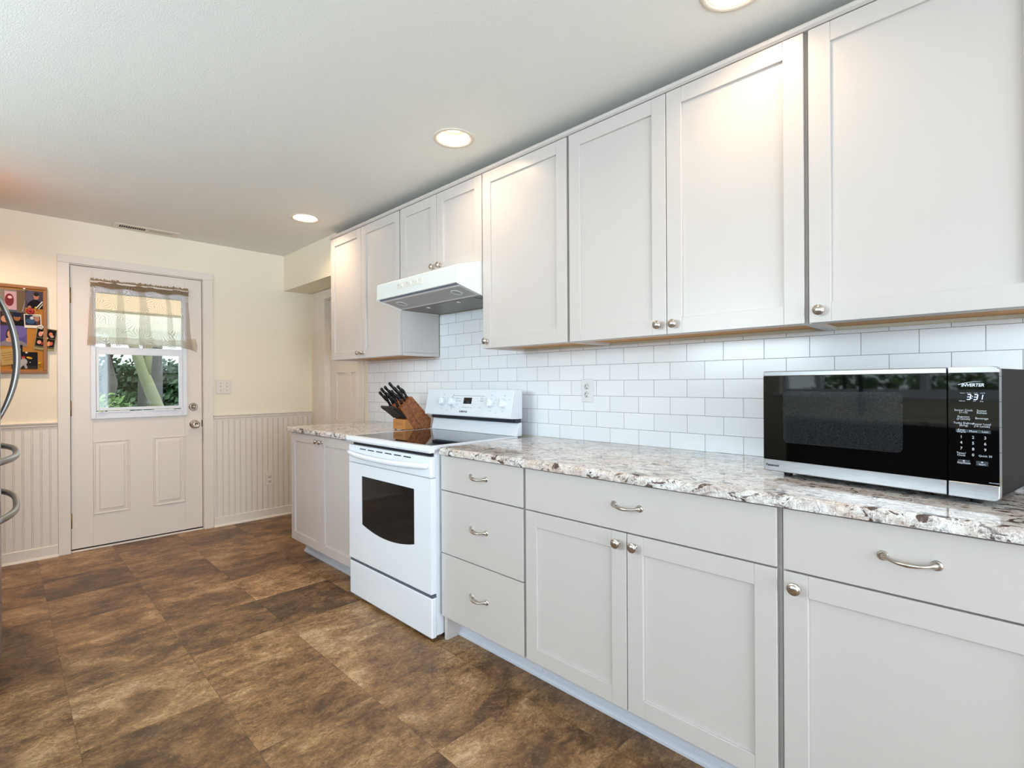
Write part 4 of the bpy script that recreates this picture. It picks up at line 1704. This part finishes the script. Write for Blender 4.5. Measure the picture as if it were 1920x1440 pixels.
photo('note_card', 'tan torn note card low at the left of the cork board', .043, 1.358, .085, .105, .22, 3,
      (176, 148, 92), (180, 152, 96), [('q', 0, .5, .7, .03, (120, 98, 60), 0), ('q', -.1, .2, .6, .03, (120, 98, 60), 0), ('q', 0, -.1, .7, .03, (120, 98, 60), 0), ('q', 0, -.4, .6, .03, (120, 98, 60), 0)], border=.002, cat='note')
photo('photograph', 'small dark snapshot tucked under the purple portrait', .085, 1.402, .05, .07, .0, 1,
      (30, 28, 28), (20, 18, 20), [('e', -.3, .4, .4, .3, (190, 190, 190), .4), ('e', .4, .1, .3, .3, (150, 140, 136), 0)])

for (x, z, m_, lab) in ((.1745, 1.688, 'yellow', 'yellow pushpin under the striped-shirt snapshot'),
                        (.1905, 1.318, 'yellow', 'yellow pushpin in bare cork at the bottom right of the board'),
                        (.1195, 1.807, 'plate', 'white pushpin at the top of the cork board'),
                        (.128, 1.386, 'plate', 'white pushpin at the top of the black player snapshot')):
    b = MB()
    b.lathe([(0, 0), (.0055, 0), (.0055, .0015), (.0030, .003), (.0032, .008), (.0062, .010), (.0062, .012), (0, .0132)], (x, YC - .0158, z), (0, -1, 0), 14)
    tag(b.build('pushpin', M[m_]), lab, 'pushpin', 'pushpins on the cork board')
fl = thing('flower_pin', 'red flower-shaped pin above the white-bordered instant photograph', 'pin', (.148, YC - .018, 1.662))
b = MB()
for k in range(6):
    a = k * PI / 3 + .3
    b.lathe([(0, .006), (.008, .004), (.0105, 0), (.008, -.003), (0, -.004)], (.148 + .011 * math.cos(a), YC - .0215, 1.662 + .011 * math.sin(a)), (0, -1, 0), 10)
b.build('petal', M['red'], fl)
b = MB()
b.lathe([(0, .007), (.006, .005), (.0065, 0), (0, -.002)], (.148, YC - .026, 1.662), (0, -1, 0), 12)
b.build('centre', mat('dark_red_plastic', (110, 16, 18), .3), fl)
fl = thing('flower_pin', 'small white flower-shaped pin at the top of the four-picture card', 'pin', (.198, YC - .019, 1.561))
b = MB()
for k in range(5):
    a = k * PI * 2 / 5
    b.lathe([(0, .004), (.006, .003), (.0075, 0), (0, -.003)], (.198 + .009 * math.cos(a), YC - .0225, 1.561 + .009 * math.sin(a)), (0, -1, 0), 10)
b.build('petal', mat('white_petal', (216, 206, 196), .5), fl)

# ------------------------------------------------------------------ sink side, met only in reflections
sc_ = thing('sink_cabinet', 'dark stained base cabinet under the sink window, mirrored in the microwave door', 'cabinet', (-1.44, 1.2, 0))
b = MB()
b.box(XL + .003, -1.15, -.8, 2.62, .10, .845)
b.box(XL + .003, -1.22, -.8, 2.62, .0006, .10)
b.build('carcass', M['darkwood'], sc_)
for k in range(6):
    y0 = -.79 + k * .568
    q = shaker(-1.13, y0, y0 + .56, .12, .84)
    bmesh.ops.scale(q.bm, vec=(-1, 1, 1), verts=q.bm.verts, space=Matrix.Translation((1.14, 0, 0)))
    bmesh.ops.reverse_faces(q.bm, faces=q.bm.faces)
    q.build('door', M['darkwood'], sc_)
b = MB()
b.box(XL + .003, -1.10, -.81, 2.63, .8485, ZCT, .004)
tag(b.build('countertop', M['granite']), 'granite worktop under the sink window, mirrored in the microwave door', 'countertop')
fa = thing('faucet', 'tall black gooseneck faucet mirrored in the microwave door', 'faucet', (-1.62, 2.25, ZCT))
b = MB()
b.lathe([(.028, .0006), (.028, .01), (.02, .02), (.017, .12)], (-1.62, 2.25, ZCT), n=16)
pts = [(-1.62, 2.25, ZCT + .12)] + [(-1.62 + .11 - .11 * math.cos(a), 2.25, ZCT + .30 + .11 * math.sin(a)) for a in [PI * k / 12 for k in range(13)]] + [(-1.40, 2.25, ZCT + .22)]
b.tube(pts, .015, 12, upv=(0, 1, 0))
b.build('spout', M['black'], fa)
b = MB()
b.tube([(-1.62, 2.25, ZCT + .08), (-1.60, 2.19, ZCT + .10), (-1.59, 2.15, ZCT + .14)], .008, 10)
b.build('lever', M['black'], fa)

# ------------------------------------------------------------------ outdoors
b = MB()
b.box(-12, 14, D + .3, 30, -.25, -.12)
b.box(-12, XL - .3, -8, D + .3, -.25, -.12)
struct(b.build('ground', M['soil']), 'green ground outside the house', 'ground')
pb = thing('porch_beam', 'peach painted porch beam seen through the top of the door curtain', 'beam', (.9, 6.1, 1.86))
b = MB()
b.box(-1.5, 4.5, 6.0, 6.2, 1.868, 2.14, .004)
b.build('beam', M['beam'], pb)
for x in (-1.4, 4.4):
    b = MB()
    b.box(x - .06, x + .06, 6.04, 6.16, -.12, 1.868)
    b.build('post', M['beam'], pb)

ps = thing('glare_panel', 'added white shade standing in for bright glare behind the door curtain', 'shade', (1.2, 6.4, 1.60))
b = MB()  # white sheet added as bright glare behind the curtain, hiding the trunks
b.prism([(6.36, 1.600), (6.38, 1.600), (6.44, 2.10), (6.42, 2.10)], 'x', -1.3, 4.3)
b.build('panel_face', mat('glare_panel_white', (244, 244, 240), .8), ps)
b = MB()
b.tube([(-1.3, 6.37, 1.595), (4.3, 6.37, 1.595)], .016, 10)
b.build('bottom_rail', M['white_soft'], ps)


def foliage(parent, boxes, count, size, m, seed, name='foliage'):
    rnd = random.Random(seed)
    V, F = [], []
    for _ in range(count):
        cx_, cy_, cz_, rx_, ry_, rz_ = rnd.choice(boxes)
        while True:
            p = Vector((rnd.uniform(-1, 1), rnd.uniform(-1, 1), rnd.uniform(-1, 1)))
            if .25 < p.length < 1:
                break
        c = Vector((cx_ + p.x * rx_, cy_ + p.y * ry_, cz_ + p.z * rz_))
        q = Vector((rnd.gauss(0, 1), rnd.gauss(0, 1), rnd.gauss(0, 1))).normalized()
        e1 = q.orthogonal().normalized()
        e2 = q.cross(e1)
        s = size * rnd.uniform(.6, 1.4)
        i = len(V)
        V += [c - e1 * s, c - e2 * s * .5, c + e1 * s, c + e2 * s * .5]
        F.append((i, i + 1, i + 2, i + 3))
    me = bpy.data.meshes.new(name)
    o0 = W[parent.name]
    me.from_pydata([v - o0 for v in V], [], F)
    me.materials.append(m)
    o = bpy.data.objects.new(name, me)
    COL.objects.link(o)
    o.parent = parent
    W[o.name] = o0
    return o


def tree(label, base_, segs, bark, crown, count, leaf, seed, size=.09):
    t_ = thing('tree', label, 'tree', base_)
    b = MB()
    for pts, rad in segs:
        b.tube(pts, rad, 10)
    b.build('trunk', bark, t_)
    if crown:
        foliage(t_, crown, count, size, leaf, seed)
    return t_


tree('pale forked tree leaning left, in the middle of the lower door window', (1.80, 9.0, -.15),
     [([(1.86, 9.0, -.15), (1.66, 9.0, .80), (1.50, 9.0, 1.28), (1.36, 9.0, 1.75), (1.20, 9.0, 2.6), (1.1, 9.0, 3.4)], [.10, .085, .075, .06, .05, .04]),
      ([(1.50, 9.0, 1.26), (1.535, 9.02, 1.6), (1.56, 9.05, 2.2), (1.7, 9.1, 3.2)], [.065, .055, .05, .04])], M['bark_pale'],
     [(1.3, 9.2, 5.0, 1.4, 1.0, .8)], 900, M['leaf_mid'], 11)
tree('broad grey trunk at the left of the lower door window', (1.25, 10.5, -.15),
     [([(1.26, 10.5, -.15), (1.27, 10.5, 1.2), (1.24, 10.5, 2.4), (1.3, 10.5, 4)], [.14, .11, .10, .08])], M['bark'],
     [(-.6, 10.9, 5.6, 1.3, .7, 1.2)], 1500, M['leaf_dark'], 12)
tree('thin grey trunk beside the broad one through the door window', (1.78, 11, -.15),
     [([(1.78, 11, -.15), (1.80, 11, 1.2), (1.84, 11, 2.4), (1.8, 11, 4)], [.09, .075, .06, .05])], M['bark'],
     [(2.3, 10.9, 5.5, 1.2, .5, 1.1)], 1200, M['leaf_dark'], 13)
tree('hazy grey trunk behind the pale forked tree', (2.2, 12.2, -.15),
     [([(2.15, 12.2, -.15), (2.18, 12.2, 1.2), (2.2, 12.2, 2.6), (2.3, 12.2, 4)], [.17, .14, .12, .10])], M['bark'],
     [(3.4, 12.9, 6.0, 1.5, 1.0, 1.3)], 1200, M['leaf_dark'], 14)
sh = thing('shrubbery', 'bank of dark green shrubs behind the trees through the door window', 'shrubs', (2.2, 14.0, -.15))
foliage(sh, [(-.2, 14, .5, 1.6, .8, 1.1), (1.2, 14.2, .5, 1.6, .8, 1.25), (2.6, 14.1, .5, 1.6, .8, 1.2), (4.0, 14.2, .6, 1.7, .9, 1.3), (2.0, 15.0, .6, 3.2, .8, 1.3)], 30000, .085, M['leaf_dark'], 21)
sh = thing('flowering_shrub', 'low bright green bush at the lower left of the door window', 'shrub', (1.0, 8.2, -.15))
foliage(sh, [(.95, 8.2, .55, .35, .3, .55)], 1300, .035, M['leaf_mid'], 22)
sh = thing('ground_ivy', 'bank of green ivy along the bottom of the door window', 'ground cover', (1.7, 10.0, -.15))
foliage(sh, [(.6, 10, .3, 1.0, .6, .55), (1.8, 9.9, .3, 1.0, .5, .55), (3.0, 10, .3, 1.0, .6, .55)], 6500, .055, M['leaf_dark'], 23)
hg = thing('hedge', 'clipped green hedge outside the sink window, mirrored in the microwave door', 'hedge', (-4.2, 2.4, -.15))
foliage(hg, [(-4.2, .6 + .7 * k, .55, .5, .6, .85) for k in range(6)], 9000, .06, M['leaf_mid'], 24)
